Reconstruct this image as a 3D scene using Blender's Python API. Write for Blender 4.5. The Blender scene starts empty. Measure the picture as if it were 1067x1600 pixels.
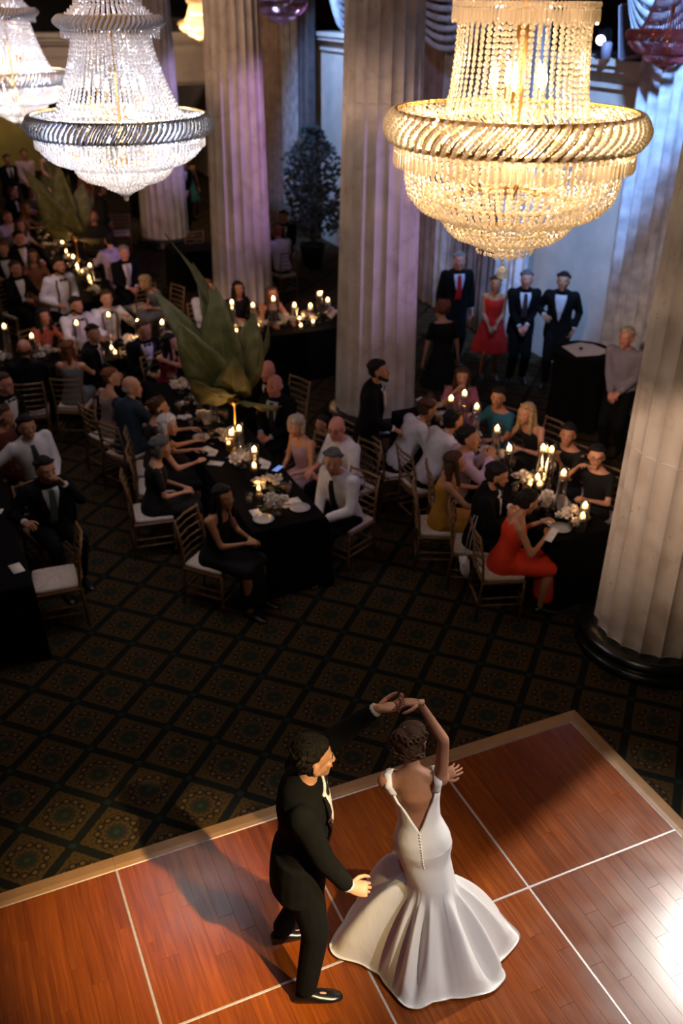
import bpy, bmesh, math, random
import numpy as np
from mathutils import Vector, Matrix
from math import sin, cos, pi, radians, atan2, sqrt, hypot
random.seed(7); rng = np.random.default_rng(7)
sc = bpy.context.scene
COL = sc.collection
# ------------------------------------------------------------------ camera
H, FPX, PITCH, ROLL, YAW = 5.15, 1476.5, 0.50226, 0.009556, radians(24.2)
def _rot(v): # camera-aligned frame -> room frame (x across the hall, y along it)
    return Vector((v[0]*cos(YAW)+v[1]*sin(YAW), -v[0]*sin(YAW)+v[1]*cos(YAW), v[2]))
_F = Vector((0, cos(PITCH), -sin(PITCH))); _R = Vector((1, 0, 0)); _U = _R.cross(_F)
_R, _U = _R*cos(ROLL)+_U*sin(ROLL), _U*cos(ROLL)-_R*sin(ROLL)
CF, CR, CU = _rot(_F), _rot(_R), _rot(_U)
def at(x, y, z):  # point of the photograph (1067x1600) at height z -> place in the room
    d = CF*FPX+CR*(x-533.5)+CU*(800-y); t = (z-H)/d.z
    return Vector((d.x*t, d.y*t, z))
cam = bpy.data.cameras.new('camera'); co = bpy.data.objects.new('camera', cam); COL.objects.link(co)
cam.sensor_fit = 'VERTICAL'; cam.sensor_height = 36; cam.sensor_width = 24; cam.lens = FPX/1600*36
co.matrix_world = Matrix.Translation((0, 0, H)) @ Matrix((CR, CU, -CF)).transposed().to_4x4()
cam.clip_start = .05; cam.clip_end = 200
cam.dof.use_dof = True; cam.dof.focus_distance = 5.0; cam.dof.aperture_fstop = 1.6
sc.camera = co
# ------------------------------------------------------------------ world, exposure, big lights
w = bpy.data.worlds.new('world'); sc.world = w; w.use_nodes = True
w.node_tree.nodes['Background'].inputs[0].default_value = (.55, .42, .35, 1)
w.node_tree.nodes['Background'].inputs[1].default_value = .006
vs = sc.view_settings; vs.view_transform = 'Standard'; vs.look = 'None'; vs.gamma = 1; vs.use_curve_mapping = False
vs.exposure = 0.0
sc.cycles.max_bounces = 6; sc.cycles.diffuse_bounces = 2; sc.cycles.glossy_bounces = 3; sc.cycles.transmission_bounces = 4
sc.cycles.transparent_max_bounces = 12; sc.cycles.sample_clamp_indirect = 3; sc.cycles.caustics_reflective = False; sc.cycles.caustics_refractive = False
sc.cycles.use_denoising = True
def spot(name, loc, target, power, color, size, blend=.5, radius=.06):
    l = bpy.data.lights.new(name, 'SPOT'); l.energy = power; l.color = color; l.spot_size = radians(size); l.spot_blend = blend; l.shadow_soft_size = radius
    o = bpy.data.objects.new(name, l); COL.objects.link(o); o.location = loc
    o.rotation_euler = (Vector(target)-Vector(loc)).to_track_quat('-Z', 'Y').to_euler(); return o
def area(name, loc, target, power, color, sx, sy):
    l = bpy.data.lights.new(name, 'AREA'); l.shape = 'RECTANGLE'; l.size = sx; l.size_y = sy; l.energy = power; l.color = color
    o = bpy.data.objects.new(name, l); COL.objects.link(o); o.location = loc
    o.rotation_euler = (Vector(target)-Vector(loc)).to_track_quat('-Z', 'Y').to_euler(); return o
WARM = (1, .62, .34); BLUE = (.22, .42, 1); VIOLET = (.6, .32, 1)
# follow spots from the upper gallery on to the dance floor, plus an added fill
spot('key_spot', (8.35, 5.85, 6.7), (2.35, 2.95, .4), 2900, (1, .94, .86), 30, .7, .13)
spot('fill_spot', (5.6, -2.2, 7.8), (2.0, 3.1, .6), 2400, (1, .96, .95), 15, .9, .12)  # unseen fill from the camera side, added to brighten the couple
spot('amber_spot', (3.5, -3.2, 8.2), (.72, 3.98, 0), 11000, (1, .74, .34), 12, 1, .1)
# coloured wash on wall, drapes and columns, plus added fills
spot('blue_wash', (6.4, 7.6, 7.2), (8.95, 11.2, 3.2), 4400, (.26, .50, 1), 46, .9, .15)
spot('blue_wash', (6.4, 13.4, 6.8), (8.7, 14.0, 2.6), 260, (.35, .5, 1), 80, .9, .15)
spot('blue_wash', (6.4, 18.8, 6.8), (8.9, 20.2, 2.4), 2200, (.30, .52, 1), 60, .8, .15)
spot('violet_wash', (8.2, 6.6, 5.2), (5.4, 10.9, 2.8), 620, (.55, .40, 1), 34, .7, .1)
spot('violet_wash', (8.2, 12.2, 5.2), (5.4, 16.4, 2.6), 620, (.66, .36, 1), 34, .7, .1)
spot('violet_wash', (8.2, 17.8, 5.2), (5.4, 22.0, 2.6), 800, (.5, .38, 1), 34, .7, .1)
spot('blue_wash', (0.5, -1.0, 8.0), (5.5, 10.6, 4.0), 420, (.30, .46, 1), 9, 1, .1)
spot('violet_wash', (-.6, -1.2, 6.8), (1.95, 3.2, 1.1), 60, (.55, .35, 1), 16, .8, .1)  # unseen violet light, added to tint the shade on the bride's back
spot('violet_wash', (6.9, 5.0, 7.5), (4.2, 9.0, .8), 240, (.75, .6, 1), 50, .9, .2)
spot('warm_wash', (-3.0, 0.5, 7.6), (5.45, 5.5, 2.9), 3300, (1, .70, .52), 27, .9, .3)
spot('warm_wash', (-3.0, 8.0, 7.8), (4.9, 15.5, 3.4), 2000, (1, .62, .42), 48, .9, .3)
spot('warm_wash', (1.0, 20.0, 7.8), (4.5, 27.0, 3.4), 900, (1, .72, .58), 60, .9, .3)  # unseen spot, added to lift the dark entablature at the far end
spot('mustard_fill', (1.2, 28.0, 3.6), (1.6, 33.5, 1.6), 260, (1, .85, .6), 90, .9, .3)  # unseen fill, added so the mustard wall shows
spot('warm_wash', (-3.0, 3.5, 7.8), (5.36, 10.86, 3.2), 2400, (1, .68, .5), 14, .9, .2)
area('hall_glow', (1.5, 9.5, 8.7), (2.0, 9.5, 0), 60, (1, .52, .30), 5, 12)

# ------------------------------------------------------------------ node helper
class N:
    def __init__(s, t, sock): s.t, s.s = t, sock
    def _m(s, op, *a, clamp=False):
        n = s.t.nodes.new('ShaderNodeMath'); n.operation = op; n.use_clamp = clamp
        for i, v in enumerate((s,)+a):
            if isinstance(v, N): s.t.links.new(v.s, n.inputs[i])
            else: n.inputs[i].default_value = v
        return N(s.t, n.outputs[0])
    def __add__(s, o): return s._m('ADD', o)
    def __sub__(s, o): return s._m('SUBTRACT', o)
    def __mul__(s, o): return s._m('MULTIPLY', o)
    def __truediv__(s, o): return s._m('DIVIDE', o)
    def abs(s): return s._m('ABSOLUTE')
    def fract(s): return s._m('FRACT')
    def lt(s, v): return s._m('LESS_THAN', v)
    def gt(s, v): return s._m('GREATER_THAN', v)
    def max(s, v): return s._m('MAXIMUM', v)
    def min(s, v): return s._m('MINIMUM', v)
    def cos(s): return s._m('COSINE')
def newmat(name):
    m = bpy.data.materials.new(name); m.use_nodes = True; t = m.node_tree; b = t.nodes['Principled BSDF']; return m, t, b
def ramp(t, fac, stops):
    r = t.nodes.new('ShaderNodeValToRGB'); e = r.color_ramp.elements
    while len(e) < len(stops): e.new(.5)
    for i, (p, c) in enumerate(stops): e[i].position = p; e[i].color = (*c, 1)
    t.links.new(fac, r.inputs[0]); return r.outputs[0]
def mixc(t, fac, a, b):
    m = t.nodes.new('ShaderNodeMix'); m.data_type = 'RGBA'
    for i, v in ((0, fac), (6, a), (7, b)):
        if isinstance(v, N): v = v.s
        if isinstance(v, (tuple, float, int)): m.inputs[i].default_value = v if not isinstance(v, tuple) else (*v, 1)
        else: t.links.new(v, m.inputs[i])
    return m.outputs[2]
def noise(t, scale, detail=3, vec=None, dist=0):
    n = t.nodes.new('ShaderNodeTexNoise'); n.inputs['Scale'].default_value = scale; n.inputs['Detail'].default_value = detail; n.inputs['Distortion'].default_value = dist
    if vec is not None: t.links.new(vec, n.inputs[0])
    return n.outputs[0]
def coord(t, scale=(1, 1, 1), kind='Object', rot=0):
    c = t.nodes.new('ShaderNodeTexCoord'); mp = t.nodes.new('ShaderNodeMapping'); mp.inputs['Scale'].default_value = scale; mp.inputs['Rotation'].default_value = (0, 0, rot)
    t.links.new(c.outputs[kind], mp.inputs[0]); return mp.outputs[0]
def bump(t, b, h, strength=.3, dist=.01):
    n = t.nodes.new('ShaderNodeBump'); n.inputs['Strength'].default_value = strength; n.inputs['Distance'].default_value = dist
    t.links.new(h, n.inputs['Height']); t.links.new(n.outputs[0], b.inputs['Normal'])
_mc = {}
def mat(name, c, rough=.6, metal=0, var=.15, scale=30, sheen=0, bmp=.15, trans=0, emit=None, es=0, spec=.5):
    if name in _mc: return _mc[name]
    m, t, b = newmat(name)
    b.inputs['Roughness'].default_value = rough; b.inputs['Metallic'].default_value = metal
    b.inputs['Transmission Weight'].default_value = trans; b.inputs['Specular IOR Level'].default_value = spec
    if sheen: b.inputs['Sheen Weight'].default_value = sheen
    if emit: b.inputs['Emission Color'].default_value = (*emit, 1); b.inputs['Emission Strength'].default_value = es
    b.inputs['Base Color'].default_value = (*c, 1)
    if var:
        v = coord(t); n = noise(t, scale, 3, v)
        t.links.new(ramp(t, n, ((.3, tuple(x*(1-var) for x in c)), (.7, tuple(min(1, x*(1+var)) for x in c)))), b.inputs['Base Color'])
        if bmp: bump(t, b, n, bmp, .003)
    m.diffuse_color = (*c, 1)
    _mc[name] = m; return m
M_GOLD = mat('gold_metal', (.55, .33, .10), .35, 1, .1)
M_DGOLD = mat('gold_painted_wood', (.17, .09, .032), .45, .25, .15)
M_BLACKCLOTH = mat('black_tablecloth', (.003, .0026, .0026), .95, spec=.08)
M_WHITE = mat('white_linen', (.58, .54, .52), .85)
M_CUSHION = mat('cream_cushion', (.55, .46, .40), .8)
M_SUIT = mat('black_wool', (.004, .004, .0045), .9, spec=.12)
M_SATIN = mat('black_satin', (.006, .006, .007), .3)
M_CERAMIC = mat('white_china', (.42, .41, .40), .25, var=.03, bmp=0)
M_PETAL = mat('cream_petal', (.78, .68, .56), .7, var=.1)
M_LEAF = mat('leaf_green', (.035, .055, .02), .5, var=.4, scale=12)
M_WAX = mat('candle_wax', (.8, .66, .45), .5, var=.02, bmp=0)
M_SHOE = mat('black_leather', (.006, .006, .006), .25)
M_DARK = mat('near_black_matte', (.02, .017, .016), .9)
M_EYEW = mat('eye_white', (.30, .26, .23), .3, var=0); M_EYEI = mat('eye_dark', (.02, .012, .008), .2, var=0)
M_LIP = mat('lips', (.35, .10, .08), .5, var=0)
def flame_mat():
    m, t, b = newmat('candle_flame'); b.inputs['Base Color'].default_value = (1, .6, .2, 1)
    b.inputs['Emission Color'].default_value = (1, .52, .17, 1); b.inputs['Emission Strength'].default_value = 26; return m
M_FLAME = flame_mat()
def glass_mat(name='clear_glass', c=(1, 1, 1)):
    m, t, b = newmat(name); tr = t.nodes.new('ShaderNodeBsdfTransparent'); gl = t.nodes.new('ShaderNodeBsdfGlossy'); mx = t.nodes.new('ShaderNodeMixShader')
    gl.inputs['Roughness'].default_value = .03; gl.inputs[0].default_value = (*c, 1); tr.inputs[0].default_value = (.93*c[0], .93*c[1], .93*c[2], 1)
    fr = t.nodes.new('ShaderNodeLayerWeight'); fr.inputs[0].default_value = .5; mm = N(t, fr.outputs[1])._m('POWER', 3)*.7+.06
    t.links.new(mm.s, mx.inputs[0]); t.links.new(tr.outputs[0], mx.inputs[1]); t.links.new(gl.outputs[0], mx.inputs[2])
    t.links.new(mx.outputs[0], t.nodes['Material Output'].inputs[0]); return m
M_GLASS = glass_mat()
def crystal_mat(name, tint, tfac=.22, df_=.35, gl_=.4):
    m, t, b = newmat(name); tl = t.nodes.new('ShaderNodeBsdfTranslucent'); gl = t.nodes.new('ShaderNodeBsdfGlossy'); tr = t.nodes.new('ShaderNodeBsdfTransparent')
    tl.inputs[0].default_value = (*tint, 1); gl.inputs[0].default_value = (*tint, 1); gl.inputs['Roughness'].default_value = .12; tr.inputs[0].default_value = (*tint, 1)
    df = t.nodes.new('ShaderNodeBsdfDiffuse'); df.inputs[0].default_value = (*tint, 1)
    m0 = t.nodes.new('ShaderNodeMixShader'); m0.inputs[0].default_value = df_; t.links.new(tl.outputs[0], m0.inputs[1]); t.links.new(df.outputs[0], m0.inputs[2])
    m1 = t.nodes.new('ShaderNodeMixShader'); m1.inputs[0].default_value = gl_; m2 = t.nodes.new('ShaderNodeMixShader'); m2.inputs[0].default_value = tfac
    t.links.new(m0.outputs[0], m1.inputs[1]); t.links.new(gl.outputs[0], m1.inputs[2]); t.links.new(m1.outputs[0], m2.inputs[1]); t.links.new(tr.outputs[0], m2.inputs[2])
    t.links.new(m2.outputs[0], t.nodes['Material Output'].inputs[0]); return m
M_CRY = crystal_mat('warm_crystal', (1, .88, .70)); M_CRYC = crystal_mat('clear_crystal', (1, .97, .96)); M_CRYD = crystal_mat('red_lit_crystal', (.75, .5, .55), .45)  # last crystal: red light on the unlit chandeliers is put into its tint

# ------------------------------------------------------------------ geometry collector
class G:
    def __init__(s): s.v = []; s.f = []; s.m = []; s.n = 0
    def add(s, verts, faces, mi=0):
        s.v.extend([tuple(p) for p in verts]); s.f.extend([tuple(i+s.n for i in q) for q in faces]); s.m.extend([mi]*len(faces)); s.n += len(verts); return s
    def box(s, c, d, mi=0, R=None, bevel=0):
        x, y, z = d[0]/2, d[1]/2, d[2]/2
        if bevel:
            b = min(bevel, x*.9, y*.9, z*.9); L = []
            for zz, k in ((-z, b), (-z+b, 0), (z-b, 0), (z, b)):
                L.append([(-x+k, -y+k, zz), (x-k, -y+k, zz), (x-k, y-k, zz), (-x+k, y-k, zz)])
            vs_ = [p for r in L for p in r]
            fs = [(3, 2, 1, 0), (12, 13, 14, 15)]+[(r*4+i, r*4+(i+1) % 4, r*4+4+(i+1) % 4, r*4+4+i) for r in range(3) for i in range(4)]
        else:
            vs_ = [(a*x, b_*y, c_*z) for c_ in (-1, 1) for a, b_ in ((-1, -1), (1, -1), (1, 1), (-1, 1))]
            fs = [(3, 2, 1, 0), (4, 5, 6, 7)]+[(i, (i+1) % 4, 4+(i+1) % 4, 4+i) for i in range(4)]
        if R is not None: vs_ = [tuple(R @ Vector(p)) for p in vs_]
        return s.add([(p[0]+c[0], p[1]+c[1], p[2]+c[2]) for p in vs_], fs, mi)
    def loft(s, rings, mi=0, caps=True, closed=True):
        n = len(rings[0]); vs_ = [p for r in rings for p in r]; m = n if closed else n-1
        fs = [(k*n+i, k*n+(i+1) % n, (k+1)*n+(i+1) % n, (k+1)*n+i) for k in range(len(rings)-1) for i in range(m)]
        if caps: fs += [tuple(reversed(range(n))), tuple(range((len(rings)-1)*n, len(rings)*n))]
        return s.add(vs_, fs, mi)
    def cap(s, p0, r0, p1, r1, n=10, mi=0, fl=1.0, ref=None, ends=2):
        p0, p1 = Vector(p0), Vector(p1); d = p1-p0; L = d.length
        d = d/L if L > 1e-6 else Vector((0, 0, 1))
        a = (ref if ref is not None else (Vector((0, 0, 1)) if abs(d.z) < .9 else Vector((0, 1, 0)))); x = d.cross(a).normalized(); y = d.cross(x)
        R = []
        def ring(c, r): R.append([c+x*(r*cos(2*pi*i/n))+y*(r*fl*sin(2*pi*i/n)) for i in range(n)])
        for k in range(ends, 0, -1):
            an = k*pi/2/(ends+.35); ring(p0-d*(r0*sin(an)), r0*cos(an))
        ring(p0, r0); ring(p1, r1)
        for k in range(1, ends+1):
            an = k*pi/2/(ends+.35); ring(p1+d*(r1*sin(an)), r1*cos(an))
        return s.loft(R, mi)
    def tube(s, pts, rs, n=8, mi=0):
        pts = [Vector(p) for p in pts]; R = []; x = None
        for i, p in enumerate(pts):
            d = (pts[min(i+1, len(pts)-1)]-pts[max(i-1, 0)]).normalized()
            if x is None: x = d.orthogonal().normalized()
            x = (x-d*x.dot(d)).normalized(); y = d.cross(x); r = rs[i] if hasattr(rs, '__len__') else rs
            R.append([p+x*(r*cos(2*pi*k/n))+y*(r*sin(2*pi*k/n)) for k in range(n)])
        return s.loft(R, mi)
    def ell(s, c, r, mi=0, R=None, nu=12, nv=8):
        R3 = []
        c = Vector(c)
        for j in range(nv):
            a = -pi/2+pi*(j+.5)/nv; ring = []
            for i in range(nu):
                p = Vector((r[0]*cos(a)*cos(2*pi*i/nu), r[1]*cos(a)*sin(2*pi*i/nu), r[2]*sin(a)))
                if R is not None: p = R @ p
                ring.append(c+p)
            R3.append(ring)
        return s.loft(R3, mi)
    def lathe(s, prof, n=20, c=(0, 0, 0), mi=0, caps=True):
        return s.loft([[(c[0]+r*cos(2*pi*i/n), c[1]+r*sin(2*pi*i/n), c[2]+z) for i in range(n)] for r, z in prof], mi, caps)
    def mesh(s, name, mats, smooth=True):
        me = bpy.data.meshes.new(name); me.from_pydata(s.v, [], s.f)
        for m in (mats if isinstance(mats, (list, tuple)) else [mats]): me.materials.append(m)
        if any(s.m): me.polygons.foreach_set('material_index', s.m)
        if smooth: me.polygons.foreach_set('use_smooth', [True]*len(s.f))
        me.update(); return me
def tag(o, label=None, cat=None, group=None, kind=None):
    for k, v in (('label', label), ('category', cat), ('group', group), ('kind', kind)):
        if v: o[k] = v
    return o
def link(name, data, parent=None, loc=None, rz=None):
    o = bpy.data.objects.new(name, data); COL.objects.link(o)
    if parent is not None: o.parent = parent
    if loc is not None: o.location = loc
    if rz is not None: o.rotation_euler = (0, 0, rz)
    return o
def obj(name, g, mats, parent=None, smooth=False, loc=None, rz=None): return link(name, g.mesh(name, mats, smooth), parent, loc, rz)
def empty(name, loc, label, cat, group=None, rz=0):
    return tag(link(name, None, None, loc, rz), label, cat, group)
def copy_tree(o, parent=None):
    c = o.copy(); COL.objects.link(c); c.parent = parent
    for ch in list(o.children): copy_tree(ch, c)
    return c
def place(proto, used, loc, rz, label, group=None):
    o = proto if not used[0] else copy_tree(proto); used[0] = True
    o.location = loc; o.rotation_euler = (0, 0, rz); o['label'] = label
    if group: o['group'] = group
    return o
def struct(name, g, mats, parent=None, smooth=False): return tag(obj(name, g, mats, parent, smooth), kind='structure')
# ------------------------------------------------------------------ structure
def carpet():
    m, t, b = newmat('patterned_carpet'); b.inputs['Roughness'].default_value = .95; b.inputs['Specular IOR Level'].default_value = .15
    g = t.nodes.new('ShaderNodeNewGeometry'); s = t.nodes.new('ShaderNodeSeparateXYZ'); t.links.new(g.outputs[0], s.inputs[0])
    a = -.35789-YAW; S = .4287; X = N(t, s.outputs[0])-.5058; Y = N(t, s.outputs[1])-6.7426
    u = (X*cos(a)+Y*sin(a))/S+.5; v = (X*-sin(a)+Y*cos(a))/S+.5
    fu = u.fract()-.5; fv = v.fract()-.5
    r = (fu*fu+fv*fv)._m('SQRT'); th = fv._m('ARCTAN2', fu)
    edge = fu.abs().max(fv.abs())
    nz = N(t, noise(t, 60, 2, g.outputs[0])); fine = N(t, noise(t, 260, 2, g.outputs[0]))
    base = ramp(t, fine.s, ((.3, (.026, .014, .004)), (.7, (.062, .036, .010))))
    # scrollwork speckle between the medallions
    sp = (u*(2*pi*7)).cos()*(v*(2*pi*7)).cos()
    c = mixc(t, (sp+(nz-.5)*1.5).gt(.35)*.55, base, (.015, .010, .005))
    # ring of dark-rimmed petals
    pet = (th*12).cos()
    ring = (r-.30).abs()
    dark = (ring+(pet*-.022)).lt(.052)
    c = mixc(t, dark*.85, c, (.008, .006, .004))
    tip = (((r-.305).abs()/.035)._m('POWER', 2)+((pet-1)/.9)._m('POWER', 2)).lt(1.0)
    c = mixc(t, tip*.9, c, (.085, .045, .020))
    c = mixc(t, r.lt(.235), c, (.045, .026, .008))
    c = mixc(t, ((r-.19)+(th*12).cos()*.02).lt(0)*.9, c, (.02, .014, .008))
    c = mixc(t, ((r-.13)+(th*8).cos()*.02+(nz-.5)*.08).lt(0), c, (.008, .014, .010))
    c = mixc(t, ((r-.05)+(nz-.5)*.06).lt(0), c, (.022, .024, .013))
    # corner motifs and dark lattice bands
    cu = fu.abs()-.5; cv = fv.abs()-.5; rc = (cu*cu+cv*cv)._m('SQRT')
    wav = (edge+(nz-.5)*.05)
    c = mixc(t, wav.gt(.425), c, (.004, .005, .004))
    c = mixc(t, (rc+(nz-.5)*.06).lt(.06)*.8, c, (.008, .02, .016))
    t.links.new(c, b.inputs['Base Color']); bump(t, b, fine.s, .4, .004)
    return m
g = G(); g.box((1.0, 14, -.1), (18.6, 44, .2)); struct('floor', g, carpet())
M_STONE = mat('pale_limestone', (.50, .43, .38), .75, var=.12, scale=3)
def marble():
    m, t, b = newmat('cream_marble'); v = coord(t); n = noise(t, 2.2, 6, v, 1.2); n2 = noise(t, 14, 4, v)
    c = ramp(t, n, ((.30, (.44, .36, .29)), (.5, (.62, .54, .46)), (.72, (.70, .63, .55))))
    sp = N(t, n2).gt(.69)*.45; c = mixc(t, sp, c, (.30, .22, .16)); t.links.new(c, b.inputs['Base Color'])
    b.inputs['Roughness'].default_value = .5; bump(t, b, n2, .08, .004); return m
M_MARBLE = marble()
M_PLINTH = mat('black_marble', (.008, .009, .008), .25, var=.3, scale=8)
def flute_ring(r, z, nf=20, k=8, depth=.08):
    out = []
    for i in range(nf):
        for j in range(k):
            a = 2*pi*(i+j/k)/nf; w_ = sin(pi*j/k); rr = r*(1-depth*(w_**.75))
            out.append((rr*cos(a), rr*sin(a), z))
    return out
def colr(z): return .545-.0165*z
drum = {}
COLS = [(5.46, 5.22), (5.36, 10.86), (5.36, 16.44), (5.36, 22.02)]
CNAME = ['thick fluted marble column in front, beside the dance floor corner', 'fluted marble column behind the standing man in the tuxedo', 'fluted marble column behind the far candlelit buffet table', 'fluted marble column farthest back, beside the pale blue white chandelier']
for i, (u_, v_) in enumerate(COLS):
    c_ = empty('fluted_column', (u_, v_, 0), CNAME[i], 'column', 'marble columns along the hall', rz=.06*i); c_['kind'] = 'structure'
    if not drum:
        g = G(); g.lathe([(.70, 0), (.70, .05), (.69, .07), (.64, .09), (.66, .11), (.675, .14), (.66, .17), (.60, .19), (.56, .2)], 40); drum['base'] = g.mesh('plinth', M_PLINTH, True)
        zs = [.2, 1.95, 4.05, 6.15, 8.25]
        for k in range(4):
            z0, z1 = zs[k], zs[k+1]; g = G()
            g.loft([flute_ring(colr(z0)-.006, z0, depth=.05), flute_ring(colr(z0), z0+.006), flute_ring(colr((z0+z1)/2), (z0+z1)/2), flute_ring(colr(z1), z1-.006), flute_ring(colr(z1)-.006, z1, depth=.05)])
            drum[k] = g.mesh('column_drum', M_MARBLE, False)
        g = G(); g.lathe([(.42, 8.25), (.44, 8.35), (.56, 8.5), (.6, 8.55), (.6, 8.62)], 32); g.box((0, 0, 8.8), (1.25, 1.25, .36)); drum['cap'] = g.mesh('capital', M_MARBLE, False)
    link('column_plinth', drum['base'], c_); link('capital', drum['cap'], c_)
    for k in range(4): link('column_drum', drum[k], c_)
WU = 8.95
g = G()
g.box((WU+.2, 14, 2.0), (.4, 44, 4.0)); struct('wall_right', g, M_STONE)
g = G()  # cornice and gallery parapet, stepped
for (dx, z0, z1) in ((.0, 4.0, 4.06), (-.05, 4.06, 4.12), (.0, 4.12, 4.2), (-.08, 4.2, 4.26), (-.14, 4.26, 4.34), (-.18, 4.34, 4.42)):
    g.box((WU+.2+dx/2, 14, (z0+z1)/2), (.4-dx, 44, z1-z0))
struct('trim_1', g, M_STONE)
g = G(); g.box((WU+3.2, 14, 6.5), (.2, 44, 5)); g.box((WU+1.8, 14, 4.3), (3, 44, .2)); struct('wall_gallery', g, M_DARK)  # near-black colour stands for the darkness inside the upper gallery
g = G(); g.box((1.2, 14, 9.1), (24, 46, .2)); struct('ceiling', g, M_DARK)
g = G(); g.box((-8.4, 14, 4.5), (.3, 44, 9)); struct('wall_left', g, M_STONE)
FV = 26.5
g = G(); g.box((1.8, FV+.3, 3.55), (20, .6, .85))
for (dy, z0, z1) in ((.0, 3.0, 3.06), (.06, 3.06, 3.14), (.02, 3.7, 3.76), (.10, 3.98, 4.05), (.16, 4.05, 4.14), (.22, 4.14, 4.24)):
    g.box((1.8, FV+.3-dy/2, (z0+z1)/2), (20, .6+dy, z1-z0))
struct('trim_2', g, M_STONE)
g = G(); g.box((1.8, FV+9, 4.5), (20, .3, 9)); struct('wall_far', g, M_DARK)  # near-black colour stands for the darkness of the far opening
M_YEL = mat('mustard_plaster', (.42, .29, .07), .8, var=.12, scale=3)
g = G(); g.box((1.6, 33.6, 1.5), (6.0, .2, 3.0)); struct('wall_mustard', g, M_YEL)
g = G(); g.box((6.15, 31.0, 1.1), (2.2, .12, 2.2)); tag(obj('partition_panel', g, mat('mauve_panel', (.30, .22, .24), .8)), 'pale mauve screen panel standing at the back below the blue white chandelier', 'screen')
g = G()  # pilasters on the right wall
for v_ in (5.3, 10.9, 16.4, 22.0):
    pass
# dance floor ------------------------------------------------------
def woodmat():
    m, t, b = newmat('cherry_wood_board'); oi = t.nodes.new('ShaderNodeObjectInfo'); g_ = t.nodes.new('ShaderNodeNewGeometry')
    mp = t.nodes.new('ShaderNodeMapping'); mp.inputs['Scale'].default_value = (34, 2.2, 1); t.links.new(g_.outputs[0], mp.inputs[0])
    add = t.nodes.new('ShaderNodeVectorMath'); add.operation = 'ADD'; t.links.new(mp.outputs[0], add.inputs[0])
    cx = t.nodes.new('ShaderNodeCombineXYZ'); t.links.new((N(t, oi.outputs['Random'])*90).s, cx.inputs[2]); t.links.new(cx.outputs[0], add.inputs[1])
    n = noise(t, 1.0, 5, add.outputs[0], .8); mp2 = noise(t, 5, 3, g_.outputs[0])
    c1 = ramp(t, n, ((.25, (.15, .028, .004)), (.55, (.23, .050, .006)), (.8, (.31, .078, .010))))
    k = N(t, oi.outputs['Random'])*.26+.86
    vm = t.nodes.new('ShaderNodeVectorMath'); vm.operation = 'SCALE'; t.links.new(c1, vm.inputs[0]); t.links.new(k.s, vm.inputs['Scale']); t.links.new(vm.outputs[0], b.inputs['Base Color'])
    b.inputs['Specular IOR Level'].default_value = .3; t.links.new(ramp(t, mp2, ((.3, (.20,)*3), (.7, (.27,)*3))), b.inputs['Roughness']); bump(t, b, n, .02, .001); return m
M_WOOD = woodmat(); M_SEAM = mat('aluminium_seam', (.50, .44, .42), .4, .3, .1); M_EDGE = mat('tan_edge_ramp', (.34, .18, .08), .45, var=.1, scale=8)
DU0, DV0, PS, DZ = 4.10, 4.58, 1.22, .028
df = empty('dance_floor', (0, 0, 0), 'portable reddish brown wood dance floor with pale seams and tan edging', 'dance floor')
bm_cache = {}
def board(w_, l_):
    k = (round(w_, 4), round(l_, 4))
    if k not in bm_cache:
        g = G(); g.box((0, 0, -.006), (w_-.0006, l_-.0006, .012), bevel=.0007); bm_cache[k] = g.mesh('plank', M_WOOD, False)
    return bm_cache[k]
gp = G(); gp.box((PS/2, PS/2, -.021), (PS-.014, PS-.014, .014)); pm = gp.mesh('panel', mat('panel_core', (.1, .05, .03), .8))
nb = 0
for i in range(5):
    for j in range(4):
        px_, py_ = DU0-PS*(i+1), DV0-PS*(j+1)
        pn = link('panel', pm, df, (px_, py_, DZ))
        if j == 3 or (i == 4) or (i == 3 and j >= 2): nst = 3
        else: nst = 12
        W = (PS-.016)/nst
        for k in range(nst):
            x_ = .008+W*(k+.5); cut = (.36, .62, .48, .74, .27)[(k*3+i+j*2) % 5]*(PS-.016) if nst == 12 else PS-.016
            for (a_, b_) in ((0, cut), (cut, PS-.016)):
                if b_-a_ > .05 and nb < 299: link('plank', board(W, b_-a_), pn, (x_, .008+(a_+b_)/2, 0)); nb += 1
                elif b_-a_ > .05: pass
for i in range(6):
    g = G(); g.box((DU0-PS*i, DV0-PS*2, DZ-.003), (.016, PS*4, .008), bevel=.002); obj('seam_strip', g, M_SEAM, df)
for j in range(5):
    g = G(); g.box((DU0-PS*2.5, DV0-PS*j, DZ-.003), (PS*5, .016, .0085), bevel=.002); obj('seam_strip', g, M_SEAM, df)
def ramp_edge(p, q, nrm):
    g = G(); p, q, nrm = Vector(p), Vector(q), Vector(nrm)
    A = [(0, .0), (0, DZ+.004), (.035, DZ+.004), (.13, .006), (.13, 0)]; d = (q-p).normalized()
    for e, s_ in ((p, 0), (q, 1)): pass
    L = [[(e + nrm*a + d*(a*mit) + Vector((0, 0, z)))[:] for a, z in A] for e, mit in ((p, -1), (q, 1))]
    g.loft(L); return g
for k in range(5):
    x1 = DU0-PS*k; x0 = x1-PS
    g = ramp_edge((x0+.002, DV0, 0), (x1-.002, DV0, 0), (0, 1, 0)) if False else G()
    m1 = .13 if k == 0 else 0
    A = [(0, 0), (0, DZ+.004), (.035, DZ+.004), (.13, .006), (.13, 0)]
    g.loft([[(x0+.001, DV0+a, z) for a, z in A], [(x1+(a if k == 0 else -.001), DV0+a, z) for a, z in A]]); obj('edge_ramp', g, M_EDGE, df)
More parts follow.
